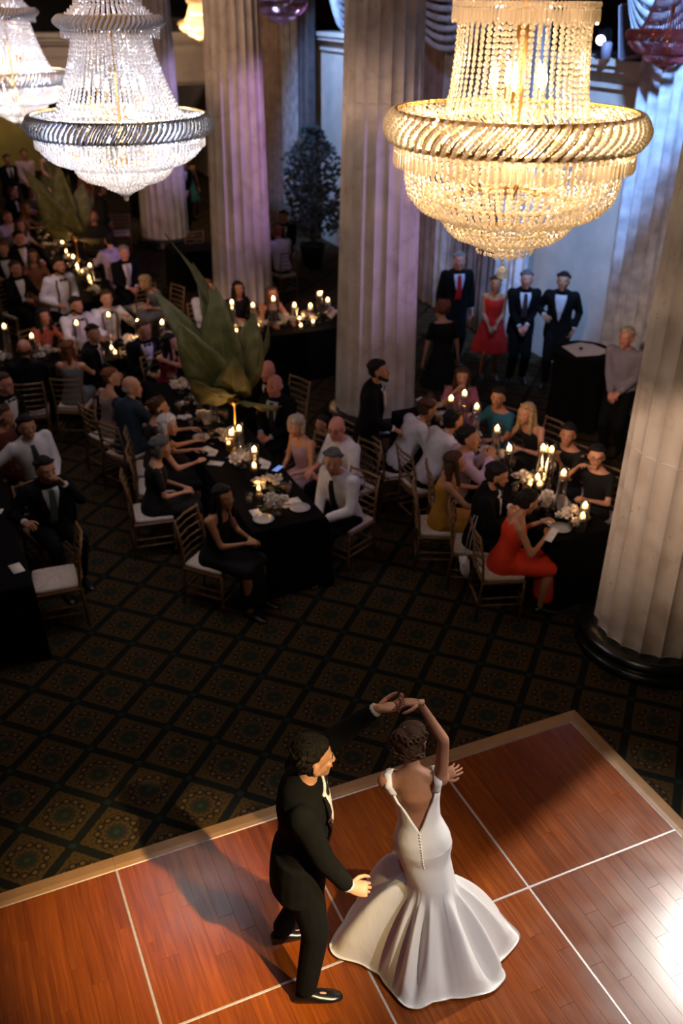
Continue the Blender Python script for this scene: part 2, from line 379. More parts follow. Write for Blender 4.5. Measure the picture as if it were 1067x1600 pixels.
for k in range(4):
    y1 = DV0-PS*k; y0 = y1-PS; A = [(0, 0), (0, DZ+.004), (.035, DZ+.004), (.13, .006), (.13, 0)]
    g = G(); g.loft([[(DU0+a, y0+.001, z) for a, z in A], [(DU0+a, y1+(a if k == 0 else -.001), z) for a, z in A]]); obj('edge_ramp', g, M_EDGE, df)
# drapes, swags, gallery fittings ------------------------------------
def velvet(name, c):
    m = mat(name, c, .85, var=.35, scale=5, sheen=.3); return m
M_DRB = velvet('brown_velvet', (.13, .085, .08)); M_DRG = velvet('grey_velvet', (.24, .24, .27)); M_DRK = velvet('dark_velvet', (.035, .03, .035)); M_DRP = velvet('blue_lit_velvet', (.42, .42, .46))  # palest drape colour has the blue light on the velvet painted in
def curtain(v0, v1, z0, z1, m, label, u=8.62, folds=None, amp=.07, gather=0, group='floor length drapes along the right hand wall', seed=0):
    r = random.Random(seed+int(v0*100)); folds = folds or max(3, int((v1-v0)/.17)); nx = folds*6; nz = 9; g = G(); rows = []
    ph = [r.uniform(-.5, .5) for _ in range(nx+1)]
    for side in (0, 1):
        pass
    for k in range(nz+1):
        t = k/nz; z = z0+(z1-z0)*t; row = []
        for i in range(nx+1):
            s = i/nx; vv = v0+(v1-v0)*s
            vv += gather*(.5-s)*sin(pi*min(1, t*1.0))*(v1-v0)*.5
            a = amp*(.75+.25*sin(s*7+v0))*(1-.25*t)
            uu = u+a*sin(2*pi*folds*s+.5*sin(3*s+v0)+.25*sin(4*t+s*9))+.02*sin(17*s+ph[i]*.5)
            row.append((uu, vv, z))
        rows.append(row)
    back = [[(x+.05, y, z) for x, y, z in row] for row in rows]
    g.loft([a+list(reversed(b)) for a, b in zip(rows, back)])
    o = obj('drape', g, m, smooth=True); return tag(o, label, 'curtain', group)
def swag(v0, v1, z, drop, m, label, u=8.45):
    root = empty('swag_valance', (u, (v0+v1)/2, z), label, 'valance', 'scalloped valances above the drapes'); n = 7
    for k in range(n):
        g = G(); rows = []; d = drop*(k+1)/n; L = (v1-v0)/2
        for j in range(17):
            s = -1+2*j/16; yy = L*s; zz = -d*(1-s*s)-.02*k; bul = .16*(1-s*s)*(1-.35*k/n)+.02
            rows.append([(-bul+.035*cos(a), yy, zz+.045*sin(a)) for a in [2*pi*q/8 for q in range(8)]])
        g.loft(rows); obj('swag_fold', g, m, root, True)
    g = G(); g.box((.06, 0, .02), (.06, v1-v0, .10)); obj('pelmet', g, m, root)
curtain(9.25, 10.25, .04, 5.7, M_DRP, 'drape coloured pale for blue light, beside the front column and the bare stone wall')
curtain(12.35, 13.1, .04, 5.7, M_DRP, 'pale drape just behind the two suited men, lit blue at its edge')
curtain(13.1, 14.3, .04, 5.7, M_DRB, 'brown velvet drape behind the man with the red tie', amp=.09)
curtain(14.35, 15.1, .04, 5.7, M_DRG, 'grey velvet drape between two brown ones, above the woman in black', amp=.05)
curtain(15.1, 16.2, .04, 5.7, M_DRB, 'brown velvet drape peeping out right beside the tuxedo man column', amp=.09)
curtain(17.2, 18.0, .04, 5.7, M_DRP, 'pale drape close to the left edge of the middle column', amp=.06)
curtain(18.0, 18.9, .04, 5.7, M_DRG, 'blue grey drape behind the potted shrub', amp=.06)
curtain(21.0, 21.7, .04, 5.7, M_DRK, 'very dark drape beside the bright blue stone strip', amp=.06)
curtain(21.75, 22.7, .04, 5.7, M_DRG, 'grey drape left of the very dark one', amp=.08)
curtain(22.7, 24.2, .04, 5.7, M_DRB, 'brown drape farthest along the wall, beside the third column', amp=.08)
swag(17.1, 19.6, 5.35, .75, M_DRG, 'dark grey scalloped swag above the pale drapes left of the middle column')
swag(12.9, 16.4, 5.35, .85, M_DRG, 'grey scalloped swag hanging right of the middle column')
swag(9.0, 10.5, 5.45, .8, M_DRG, 'grey blue scalloped swag behind the dim red chandelier')
# gallery fittings
sp_ = empty('stage_spotlight', (8.85, 11.35, 4.42), 'black stage light with a glowing violet white lens on the stone ledge', 'stage light')
g = G(); g.lathe([(.10, 0), (.10, .05), (.03, .06), (.03, .12)], 14); obj('base', g, M_SHOE, sp_)
g = G(); g.box((0, -.11, .22), (.05, .015, .24)); g.box((0, .11, .22), (.05, .015, .24)); g.box((0, 0, .11), (.05, .23, .015)); obj('yoke', g, M_SHOE, sp_)
hd = Vector((-1, -.75, -.35)).normalized(); g = G(); g.cap(-hd*.12, .07, hd*.12, .085, 14, ends=1); h_ = obj('lamp_head', g, M_SHOE, sp_, True, loc=(0, 0, .27))
m_, t_, b_ = newmat('violet_white_lens'); b_.inputs['Emission Color'].default_value = (.95, .7, 1, 1); b_.inputs['Emission Strength'].default_value = 9
g = G(); g.cap(hd*.19, .062, hd*.2, .06, 14, ends=1); obj('lens', g, m_, h_, True)
M_GREYP = mat('grey_plastic', (.20, .17, .22), .6, var=.05)
ls = empty('loudspeaker', (8.82, 10.72, 4.42), 'grey slanted loudspeaker cabinet standing on the stone ledge', 'loudspeaker')
Rt = Matrix.Rotation(-.22, 3, 'X') @ Matrix.Rotation(.5, 3, 'Z'); g = G(); g.box((0, 0, .34), (.26, .34, .66), R=Rt, bevel=.03); obj('cabinet', g, M_GREYP, ls)
g = G(); g.box(Rt @ Vector((-.135, 0, 0))+Vector((0, 0, .34)), (.012, .29, .58), R=Rt); obj('grille', g, mat('dark_mesh', (.05, .045, .06), .8), ls)
cn = empty('small_can_light', (8.72, 11.12, 4.42), 'small grey can light on the ledge between stage light and loudspeaker', 'light'); g = G(); g.lathe([(.0, 0), (.065, 0), (.07, .19), (.04, .21), (0, .21)], 14); obj('can', g, M_GREYP, cn, True); g = G(); g.lathe([(.05, -.001), (.05, .008), (0, .008)], 14, (0, 0, .2)); obj('cap', g, M_SHOE, cn)
# potted shrub
ps = empty('potted_shrub', (7.75, 18.9, 0), 'tall leafy potted shrub before the blue drapes, between middle and third columns', 'shrub')
g = G(); g.lathe([(0, 0), (.2, 0), (.27, .42), (.29, .45), (.25, .45), (.24, .40), (0, .40)], 18); obj('pot', g, M_DARK, ps, True)
g = G(); g.tube([(0, 0, .4), (.03, .02, 1.0), (0, .05, 1.7), (.04, 0, 2.3)], [.03, .025, .02, .01], 6); obj('stem', g, mat('bark', (.08, .05, .03)), ps)
g = G(); r = random.Random(3)
for i in range(1500):
    z = .7+2.1*r.random(); rr = (.62 if z < 2.2 else .62-(z-2.2)*.8)*sqrt(r.random()); a = r.random()*2*pi; c = Vector((rr*cos(a), rr*sin(a), z)); d = Vector((r.gauss(0, 1), r.gauss(0, 1), r.gauss(0, .7))).normalized(); s = d.orthogonal()*.035
    g.add([c-d*.07, c+s, c+d*.07, c-s], [(0, 1, 2, 3)])
tag(obj('foliage', g, mat('grey_green_leaf', (.10, .13, .14), .5, var=.4), ps), kind='stuff')

M_BARW = crystal_mat('warm_bar_crystal', (1, .92, .78), .14, .1, .2); M_BARC = crystal_mat('pale_bar_crystal', (.95, .96, 1), .14, .1, .2)
# chandeliers ----------------------------------------------------------
def bead_tmpl(n=8, r=1.0, t=.45, el=1.25):
    v = []; f = []
    for k, (rr, y) in enumerate(((.55, -t), (1, 0), (.55, t))):
        v += [(rr*r*cos(2*pi*(i+.5)/n), y*r, rr*r*el*sin(2*pi*(i+.5)/n)) for i in range(n)]
    for k in range(2): f += [(k*n+i, k*n+(i+1) % n, (k+1)*n+(i+1) % n, (k+1)*n+i) for i in range(n)]
    f += [tuple(range(n)), tuple(range(3*n-1, 2*n-1, -1))]; return np.array(v), f
B8, B6 = bead_tmpl(8, el=.98), bead_tmpl(6)
def prism_tmpl():
    v = [(0, 0, 0)]+[(.20*cos(a), .16*sin(a), -.25) for a in (0, pi/2, pi, 1.5*pi)]+[(.27*cos(a), .2*sin(a), -1.6) for a in (0, pi/2, pi, 1.5*pi)]+[(0, 0, -2.1)]
    f = [(0, 1, 2), (0, 2, 3), (0, 3, 4), (0, 4, 1)]+[(1+i, 5+i, 5+(i+1) % 4, 1+(i+1) % 4) for i in range(4)]+[(9, 6, 5), (9, 7, 6), (9, 8, 7), (9, 5, 8)]
    return np.array(v), f
PR = prism_tmpl()
class BB:
    def __init__(s): s.V = []; s.F = []; s.n = 0
    def put(s, T, p, ang, sc_, tilt=0, jit=.25):
        v = T[0]*sc_; a = ang+(random.random()-.5)*jit+pi/2; c, q = cos(a), sin(a); ct, st = cos(tilt), sin(tilt)
        x, y, z = v[:, 0], v[:, 1]*ct-v[:, 2]*st, v[:, 1]*st+v[:, 2]*ct
        s.V.append(np.stack([x*c-y*q+p[0], x*q+y*c+p[1], z+p[2]], 1)); s.F += [tuple(i+s.n for i in f) for f in T[1]]; s.n += len(v)
    def mesh(s, name, m):
        me = bpy.data.meshes.new(name); me.from_pydata(np.concatenate(s.V).tolist(), [], s.F); me.materials.append(m); me.update(); return me
def sample(prof, pitch):
    out = []; acc = 0
    for (r0, z0), (r1, z1) in zip(prof, prof[1:]):
        L = hypot(r1-r0, z1-z0); d = -acc
        while d+pitch <= L: d += pitch; t = d/L; out.append((r0+(r1-r0)*t, z0+(z1-z0)*t))
        acc = L-d
    return [prof[0]]+out
def strands(prof, n, pitch, sz, m, name, root, T=B8, off=0, tilt=0, pins=True):
    b = BB(); pts = sample(prof, pitch); pg = G()
    for i in range(n):
        a = 2*pi*(i+off)/n; jz = (random.random()-.5)*pitch*.3
        for (r, z) in pts: b.put(T, (r*cos(a), r*sin(a), z+jz), a, sz, tilt)
        if pins: pg.tube([(r*cos(a), r*sin(a), z) for r, z in prof], sz*.1, 3)
    o = link(name, b.mesh(name, m), root); tag(o, kind='stuff')
    if pins: tag(obj('gold_wires', pg, M_GOLD, root), kind='stuff')
    return o
def fringe(r, z, n, ln, m, name, root, rows=1):
    b = BB()
    for q in range(rows):
        for i in range(n):
            a = 2*pi*(i+.5*q)/n; rr = r-.022*q; b.put(B6, (rr*cos(a), rr*sin(a), z+.012), a, ln*.17); b.put(PR, (rr*cos(a), rr*sin(a), z), a, ln*.48, jit=.6)
    tag(link(name, b.mesh(name, m), root), kind='stuff')
def hoop(r, z, w_, h, m, name, root, n=72):
    g = G(); ri = r-w_; rings = [[(R_*cos(2*pi*i/n), R_*sin(2*pi*i/n), z_) for i in range(n)] for R_, z_ in ((ri, z), (r, z), (r, z+h), (ri, z+h), (ri, z))]; g.loft(rings, caps=False)
    return obj(name, g, m, root, False)
def bulb_mat(name, c, e):
    m, t, b = newmat(name); b.inputs['Base Color'].default_value = (*c, 1); b.inputs['Emission Color'].default_value = (*c, 1); b.inputs['Emission Strength'].default_value = e; return m
M_BULB = bulb_mat('warm_bulb', (1, .72, .42), 40); M_BULBC = bulb_mat('cool_bulb', (.8, .86, 1), 40)
def bulbs(root, r, z, n, mb, off=0, h=.085):
    for i in range(n):
        a = 2*pi*(i+off)/n; p = Vector((r*cos(a), r*sin(a), z))
        g = G(); g.tube([(0, 0, z-.16), (r*.5*cos(a), r*.5*sin(a), z-.19), (r*.95*cos(a), r*.95*sin(a), z-.12), (p.x, p.y, z-.05)], [.008, .007, .006, .006], 6); g.lathe([(.0, -.055), (.02, -.05), (.013, -.045), (.013, 0), (0, 0)], 10, p); ar = obj('bulb_arm', g, M_GOLD, root, True)
        g = G(); g.lathe([(.004, 0), (.015, h*.2), (.017, h*.4), (.011, h*.7), (.003, h*.97), (.0005, h)], 10, p); obj('bulb', g, mb, ar, True)
def plight(root, z, e, c, rad=.05, r=0, n=1):
    for i in range(n):
        l = bpy.data.lights.new('chandelier_light', 'POINT'); l.energy = e; l.color = c; l.shadow_soft_size = rad; o = link('chandelier_light', l, root, (r*cos(2*pi*i/n), r*sin(2*pi*i/n), z))
def ring_band(root, R, z0, z1, n, m, slant=.13, rad=.008):
    hoop(R-.018, z1-.012, .012, .016, M_GOLD, 'rim_hoop', root); hoop(R-.018, z0, .012, .018, M_GOLD, 'rim_hoop', root)
    g = G(); pts = []
    for k in range(9):
        t = k/8; a = -slant*t+.0; rr = R-.022+.034*sin(pi*t); pts.append((rr*cos(a), rr*sin(a), z1+(z0-z1)*t))
    b = BB()
    for p in sample([(0, 0), (1, 0)], .125): pass
    g.tube(pts, rad, 6)
    for k in range(12):
        t = (k+.5)/12; a = -slant*t; rr = R-.012+.036*sin(pi*t); g.ell((rr*cos(a), rr*sin(a), z1+(z0-z1)*t), (rad*.9, rad*.9, rad*.8), nu=5, nv=3)
    m = {M_CRY: M_BARW, M_CRYC: M_BARC}.get(m, m); me = g.mesh('crystal_bar', m, False)
    g = G(); g.tube([((math.hypot(p[0], p[1])-.008)*cos(atan2(p[1], p[0])), (math.hypot(p[0], p[1])-.008)*sin(atan2(p[1], p[0])), p[2]) for p in pts], rad*.55, 4); mg = g.mesh('gold_rib', M_GOLD, False)
    for i in range(n):
        link('crystal_bar', me, root, rz=2*pi*i/n); link('gold_rib', mg, root, rz=2*pi*(i+.5)/n)
def suspend(root, z, top):
    g = G(); g.tube([(0, 0, -.3), (0, 0, z)], .012, 8); g.lathe([(.0, -.34), (.03, -.3), (.05, -.22), (.02, -.16), (.02, -.1), (.04, -.05), (.02, 0), (.02, .3), (.035, .34), (.02, .4)], 14); obj('stem', g, M_GOLD, root, True)
    g = G(); g.tube([(0, 0, z), (0, 0, top)], .006, 6)
    for k in range(int((top-z)/.12)): g.ell((0, 0, z+.06+.12*k), (.014, .007, .05), nu=6, nv=5, R=Matrix.Rotation(pi/2*(k % 2), 3, 'Z'))
    obj('chain', g, M_GOLD, root)
CP = at(806, 190, 4.665)
ch = empty('crystal_chandelier', CP, 'nearest gold chandelier of sharp warm crystal beads with a ball at its tip', 'chandelier', 'crystal chandeliers')
ring_band(ch, .55, -.09, .045, 68, M_CRY, .22, .0098)
strands([(.275, .375), (.28, .25), (.292, .12), (.312, .02)], 52, .0235, .0112, M_CRY, 'upper_bead_strands', ch)
strands([(.312, .02), (.40, -.005), (.515, .03)], 84, .0235, .0095, M_CRY, 'tray_bead_strands', ch, tilt=1.1)
fringe(.30, .44, 96, .06, M_CRY, 'upper_fringe', ch, 2); hoop(.305, .47, .012, .03, M_GOLD, 'crown_hoop', ch)
ring_band(ch, .34, .5, .58, 70, M_CRY, rad=.007)
strands([(.30, .60), (.24, .72), (.16, .84), (.09, .95)], 50, .0235, .0098, M_CRY, 'crown_bead_strands', ch)
fringe(.525, -.115, 112, .07, M_CRY, 'lower_fringe', ch, 2)
strands([(.475, -.12), (.474, -.24), (.455, -.31), (.41, -.36), (.32, -.40)], 82, .0235, .0105, M_CRY, 'bowl_bead_strands', ch)
hoop(.455, -.11, .01, .012, M_GOLD, 'bowl_hoop', ch); hoop(.305, -.345, .01, .012, M_GOLD, 'bowl_hoop', ch); hoop(.165, -.475, .01, .012, M_GOLD, 'bowl_hoop', ch)
strands([(.44, -.19), (.43, -.24), (.38, -.30), (.31, -.335)], 60, .025, .0098, M_CRY, 'inner_bead_strands', ch, off=.3)
strands([(.305, -.35), (.302, -.41), (.28, -.45), (.24, -.485), (.17, -.505)], 56, .0235, .0105, M_CRY, 'middle_bead_strands', ch)
strands([(.165, -.475), (.163, -.53)], 34, .022, .0098, M_CRY, 'pendant_beads', ch); strands([(.13, -.49), (.128, -.558)], 26, .022, .0098, M_CRY, 'pendant_beads', ch); strands([(.09, -.5), (.088, -.575)], 16, .022, .010, M_CRY, 'pendant_beads', ch); strands([(.045, -.52), (.045, -.59)], 8, .022, .010, M_CRY, 'pendant_beads', ch)
g = G(); g.ell((0, 0, -.66), (.031, .031, .031), nu=12, nv=9); g.ell((0, 0, -.62), (.009, .009, .012), nu=8, nv=5); obj('crystal_ball', g, crystal_mat('ball_crystal', (.9, .92, .9), .45, .1, .6), ch)
bulbs(ch, .11, .13, 5, M_BULB, .15, .11); bulbs(ch, .30, -.10, 8, M_BULB, .4)
plight(ch, .22, 28, (1, .84, .62)); plight(ch, -.16, 15, (1, .84, .62), .04, .24, 3); plight(ch, -.02, 10, (1, .84, .62), .03, .44, 6); plight(ch, -.3, 11, (1, .84, .62), .03); suspend(ch, .98, 3.9)  # lights set round the rim are added to brighten the crystal bars
def second(loc, label, warm, mc, dim, scale=1, group='crystal chandeliers', mb=None, eu=0, el=0, cu=None, cl=None):
    root = empty('crystal_chandelier', loc, label, 'chandelier', group); root.scale = (scale,)*3
    ring_band(root, .66, -.085, .055, 96, mc, rad=.011)
    strands([(.275, .56), (.31, .42), (.36, .27), (.41, .15), (.47, .04)], 66, .03, .0135, mc, 'upper_bead_strands', root, T=B6, pins=False)
    strands([(.47, .04), (.56, .01), (.63, .03)], 80, .03, .013, mc, 'tray_bead_strands', root, T=B6, tilt=1.1, pins=False)
    ring_band(root, .365, .62, .70, 64, mc, rad=.010); fringe(.345, .60, 84, .05, mc, 'upper_fringe', root)
    strands([(.30, .70), (.235, .76), (.225, .95), (.2, 1.15)], 46, .03, .0135, mc, 'crown_bead_strands', root, T=B6, pins=False)
    fringe(.625, -.11, 120, .06, mc, 'lower_fringe', root)
    strands([(.61, -.10), (.60, -.17), (.55, -.225), (.48, -.27), (.38, -.295)], 100, .03, .0135, mc, 'bowl_bead_strands', root, T=B6, pins=False)
    strands([(.375, -.28), (.355, -.35), (.30, -.395), (.20, -.425)], 66, .03, .0135, mc, 'middle_bead_strands', root, T=B6, pins=False)
    strands([(.18, -.42), (.14, -.46), (.07, -.49), (.015, -.53)], 28, .028, .0135, mc, 'lowest_bead_strands', root, T=B6, pins=False)
    hoop(.38, -.27, .01, .014, M_GOLD, 'bowl_hoop', root); g = G(); g.ell((0, 0, -.55), (.022, .022, .022), nu=10, nv=7); obj('crystal_ball', g, mc, root)
    if mb: bulbs(root, .2, .22, 6, mb); bulbs(root, .42, -.12, 8, mb, .5)
    if eu: plight(root, .35, eu, cu); plight(root, -.12, el, cl, .05, .25, 3); plight(root, 0, el*.5, cu, .04, .54, 5)  # blue inner light stands in for a blue spot; rim lights are added
    suspend(root, 1.2, (9.0-loc[2])/scale); return root
second(at(186, 190, 4.30), 'blurred chandelier with pale blue beads above a glowing cream bowl, in full view', 0, M_CRYC, 0, mb=M_BULBC, eu=20, el=30, cu=(.50, .64, 1), cl=(1, .84, .66))
second(at(19, 118, 4.27), 'pale blue chandelier cut by the left edge, partly behind the other pale one', 0, M_CRYC, 0, mb=M_BULBC, eu=20, el=30, cu=(.50, .64, 1), cl=(1, .84, .66))
second(at(311, 32, 4.35)+Vector((0, 0, 0)) if False else Vector((6.9, 23.6, 4.52)), 'small distant golden chandelier peeping out left of the third column', 1, M_CRY, 0, .7, mb=M_BULB, eu=60, el=40, cu=(1, .68, .36), cl=(1, .68, .36))
second(Vector((7.1, 18.75, 4.98)), 'small dim red violet chandelier hanging right of the third column', 0, M_CRYD, 1, .7)
second(Vector((7.28, 8.33, 4.82)), 'dim dark red chandelier cut by the right edge above the front column', 0, M_CRYD, 1, .62)
spot('red_wash', (5.6, 7.2, 5.6), (7.2, 8.4, 4.8), 25, (1, .15, .2), 30, .6); spot('red_wash', (5.6, 16.6, 5.6), (7.1, 18.75, 4.98), 30, (1, .2, .45), 30, .6)

FC = 'guests in the far left of the hall'; BASES = []; SEATED = []; LAST = {}; GLAST = {}
# people -----------------------------------------------------------------
SKINS = {k: mat('skin_'+k, c, .55, var=.06, bmp=.05) for k, c in dict(fair=(.52, .26, .155), tan=(.38, .17, .09), pink=(.54, .22, .155), deep=(.22, .10, .06)).items()}
HAIRS = {k: mat('hair_'+k, c, .75, var=.5, scale=70, bmp=.6, spec=.15) for k, c in dict(black=(.012, .009, .008), brown=(.06, .030, .016), grey=(.22, .20, .19), white=(.55, .52, .50), blonde=(.36, .24, .12), auburn=(.16, .06, .025), ashy=(.34, .28, .22), darkgrey=(.09, .085, .085)).items()}
CL = {}
def cloth(name, c): return mat(name+'_fabric', c, .85, var=.12, scale=12, spec=.2)
PEND = []
def pend(o, g, mats, vox, smooth=4, extra=None):
    me = g.mesh(o.name, mats[0], True); o.data = me; PEND.append((o, vox, smooth, extra or [], mats))
def deform(me_pts, M): return [(M @ Vector(p))[:] for p in me_pts]
# head template: chin to crown .23 m, face towards +y, centre at the origin
def head_geo(fem=False):
    g = G(); k = .94 if fem else 1
    g.ell((0, -.014, .03), (.074, .094, .086), nu=16, nv=12); g.ell((0, .022, -.025), (.060*k, .062, .070), nu=14, nv=10)
    g.cap((0, .045, -.05), .045*k, (0, .058, -.088), .026*k, 12); g.cap((-.04*k, .0, -.05), .026, (0, .06, -.092), .020, 8); g.cap((.04*k, .0, -.05), .026, (0, .06, -.092), .020, 8)
    g.cap((-.032, .066, .028), .014, (.032, .066, .028), .014, 8); g.cap((0, .078, .022), .009, (0, .097, -.018), .011, 8); g.ell((-.011, .092, -.02), (.009, .01, .007)); g.ell((.011, .092, -.02), (.009, .01, .007))
    g.ell((-.036, .062, -.012), (.022, .02, .02)); g.ell((.036, .062, -.012), (.022, .02, .02)); g.ell((0, .080, -.050), (.024, .010, .008), nu=10, nv=6)
    for s in (-1, 1): g.ell((s*.076, -.008, -.008), (.010, .020, .032), nu=8, nv=8, R=Matrix.Rotation(s*.35, 3, 'Z'))
    return g
def head_mesh(fem, vox):
    g = head_geo(fem); o = link('tmp', g.mesh('tmp', SKINS['fair']))
    m = o.modifiers.new('r', 'REMESH'); m.mode = 'VOXEL'; m.voxel_size = vox; s = o.modifiers.new('s', 'SMOOTH'); s.iterations = 3; s.factor = .5
    dg = bpy.context.evaluated_depsgraph_get(); e = o.evaluated_get(dg).to_mesh(); V = [tuple(v.co) for v in e.vertices]; F = [tuple(p.vertices) for p in e.polygons]
    o.evaluated_get(dg).to_mesh_clear(); bpy.data.objects.remove(o); MI = [0]*len(F); n = len(V)
    g2 = G()
    for s in (-1, 1):
        g2.ell((s*.030, .071, .006), (.0125, .010, .0085), 1, nu=10, nv=7); g2.ell((s*.030, .0795, .005), (.0055, .003, .0062), 2, nu=8, nv=5)
        g2.cap((s*.020, .083, .029), .0028, (s*.044, .075, .029), .0022, 6, mi=4)
    g2.cap((-.018, .087, -.049), .0045, (.018, .087, -.049), .0045, 6, mi=3, fl=1); g2.ell((0, .0885, -.052), (.018, .006, .006), 3, nu=10, nv=5)
    V += g2.v; F += [tuple(i+n for i in f) for f in g2.f]; MI += g2.m; return V, F, MI
HEADS = {(f, v): head_mesh(f, v) for f in (False, True) for v in (.0095, .0055)}
def hand_geo(fine=False, curl=.5, spread=.0, thumb=.5, n=6):
    # right hand, wrist at the origin, fingers towards +y, palm facing -z, thumb on the -x side
    g = G(); g.loft([[(w_*cos(a), y, t*sin(a)+z) for a in [2*pi*i/10 for i in range(10)]] for y, w_, t, z in ((-.03, .026, .020, 0), (0, .026, .017, 0), (.025, .036, .016, 0), (.055, .042, .015, 0), (.082, .041, .012, 0), (.094, .036, .008, 0))])
    for q, (x, y, L, r) in enumerate(((-.030, .084, .072, .0088), (-.010, .090, .080, .009), (.011, .087, .074, .0086), (.030, .078, .058, .0075))):
        c = curl*(1+.12*q) if not hasattr(curl, '__len__') else curl[q]; p = Vector((x, y-.008, 0)); an = 0; sx = (x/.03)*spread*.25; pts = [p.copy()]; rs = [r]
        for k, f in enumerate((.48, .30, .24)):
            an += c*(.75, 1.0, .7)[k]; p = p+Vector((sx*L*f, cos(an)*L*f, -sin(an)*L*f)); pts.append(p.copy()); rs.append(r*(.95, .87, .7)[k])
        for k in range(3): g.cap(pts[k], rs[k], pts[k+1], rs[k+1], n, ends=1)
    t = thumb; p0 = Vector((-.026, .018, -.004)); p1 = p0+Vector((-.026-.008*t, .026, -.010)); p2 = p1+Vector((-.010-.006*t, .030, -.006-.008*(1-t))); p3 = p2+Vector((.002, .024, -.004-.01*(1-t)))
    g.cap(p0, .014, p1, .0115, n, ends=1); g.cap(p1, .0115, p2, .010, n, ends=1); g.cap(p2, .010, p3, .0075, n, ends=1)
    return g
HG = {c: hand_geo(curl=c) for c in (.25, .5, .9)}
def frame(o, f, up):
    y = Vector(f).normalized(); z = (Vector(up)-y*Vector(up).dot(y)).normalized(); x = y.cross(z)
    return Matrix.Translation(o) @ Matrix((x, y, z)).transposed().to_4x4()
def ik(S, T, a, b, pole):
    S, T = Vector(S), Vector(T); d = T-S; L = min(d.length, (a+b)*.995); d.normalize(); T = S+d*L
    x = (a*a-b*b+L*L)/(2*L); h = sqrt(max(0, a*a-x*x)); p = Vector(pole); p = (p-d*p.dot(d)).normalized(); return S+d*x+p*h, T
TM = [(-.16, .150, .105), (-.08, .172, .120), (.0, .170, .118), (.10, .155, .108), (.22, .155, .112), (.34, .180, .120), (.43, .190, .108), (.485, .150, .085), (.52, .075, .062)]
TF = [(-.16, .150, .110), (-.08, .178, .125), (.0, .170, .118), (.12, .122, .092), (.22, .128, .098), (.32, .148, .118), (.40, .152, .098), (.455, .125, .075), (.50, .058, .052)]
ARMS = {'lap': ((-.07, .33, .66), (.07, .31, .67)), 'table': ((-.18, .44, .80), (.16, .46, .80)), 'hang': ((-.27, .04, .80), (.27, .04, .80)), 'front': ((-.05, .20, .93), (.05, .21, .91)),
        'chin': ((-.12, .36, .80), (.07, .31, 1.07)), 'one': ((-.1, .34, .68), (.20, .47, .80)), 'pocket': ((-.22, .06, .90), (.20, .17, 1.10))}
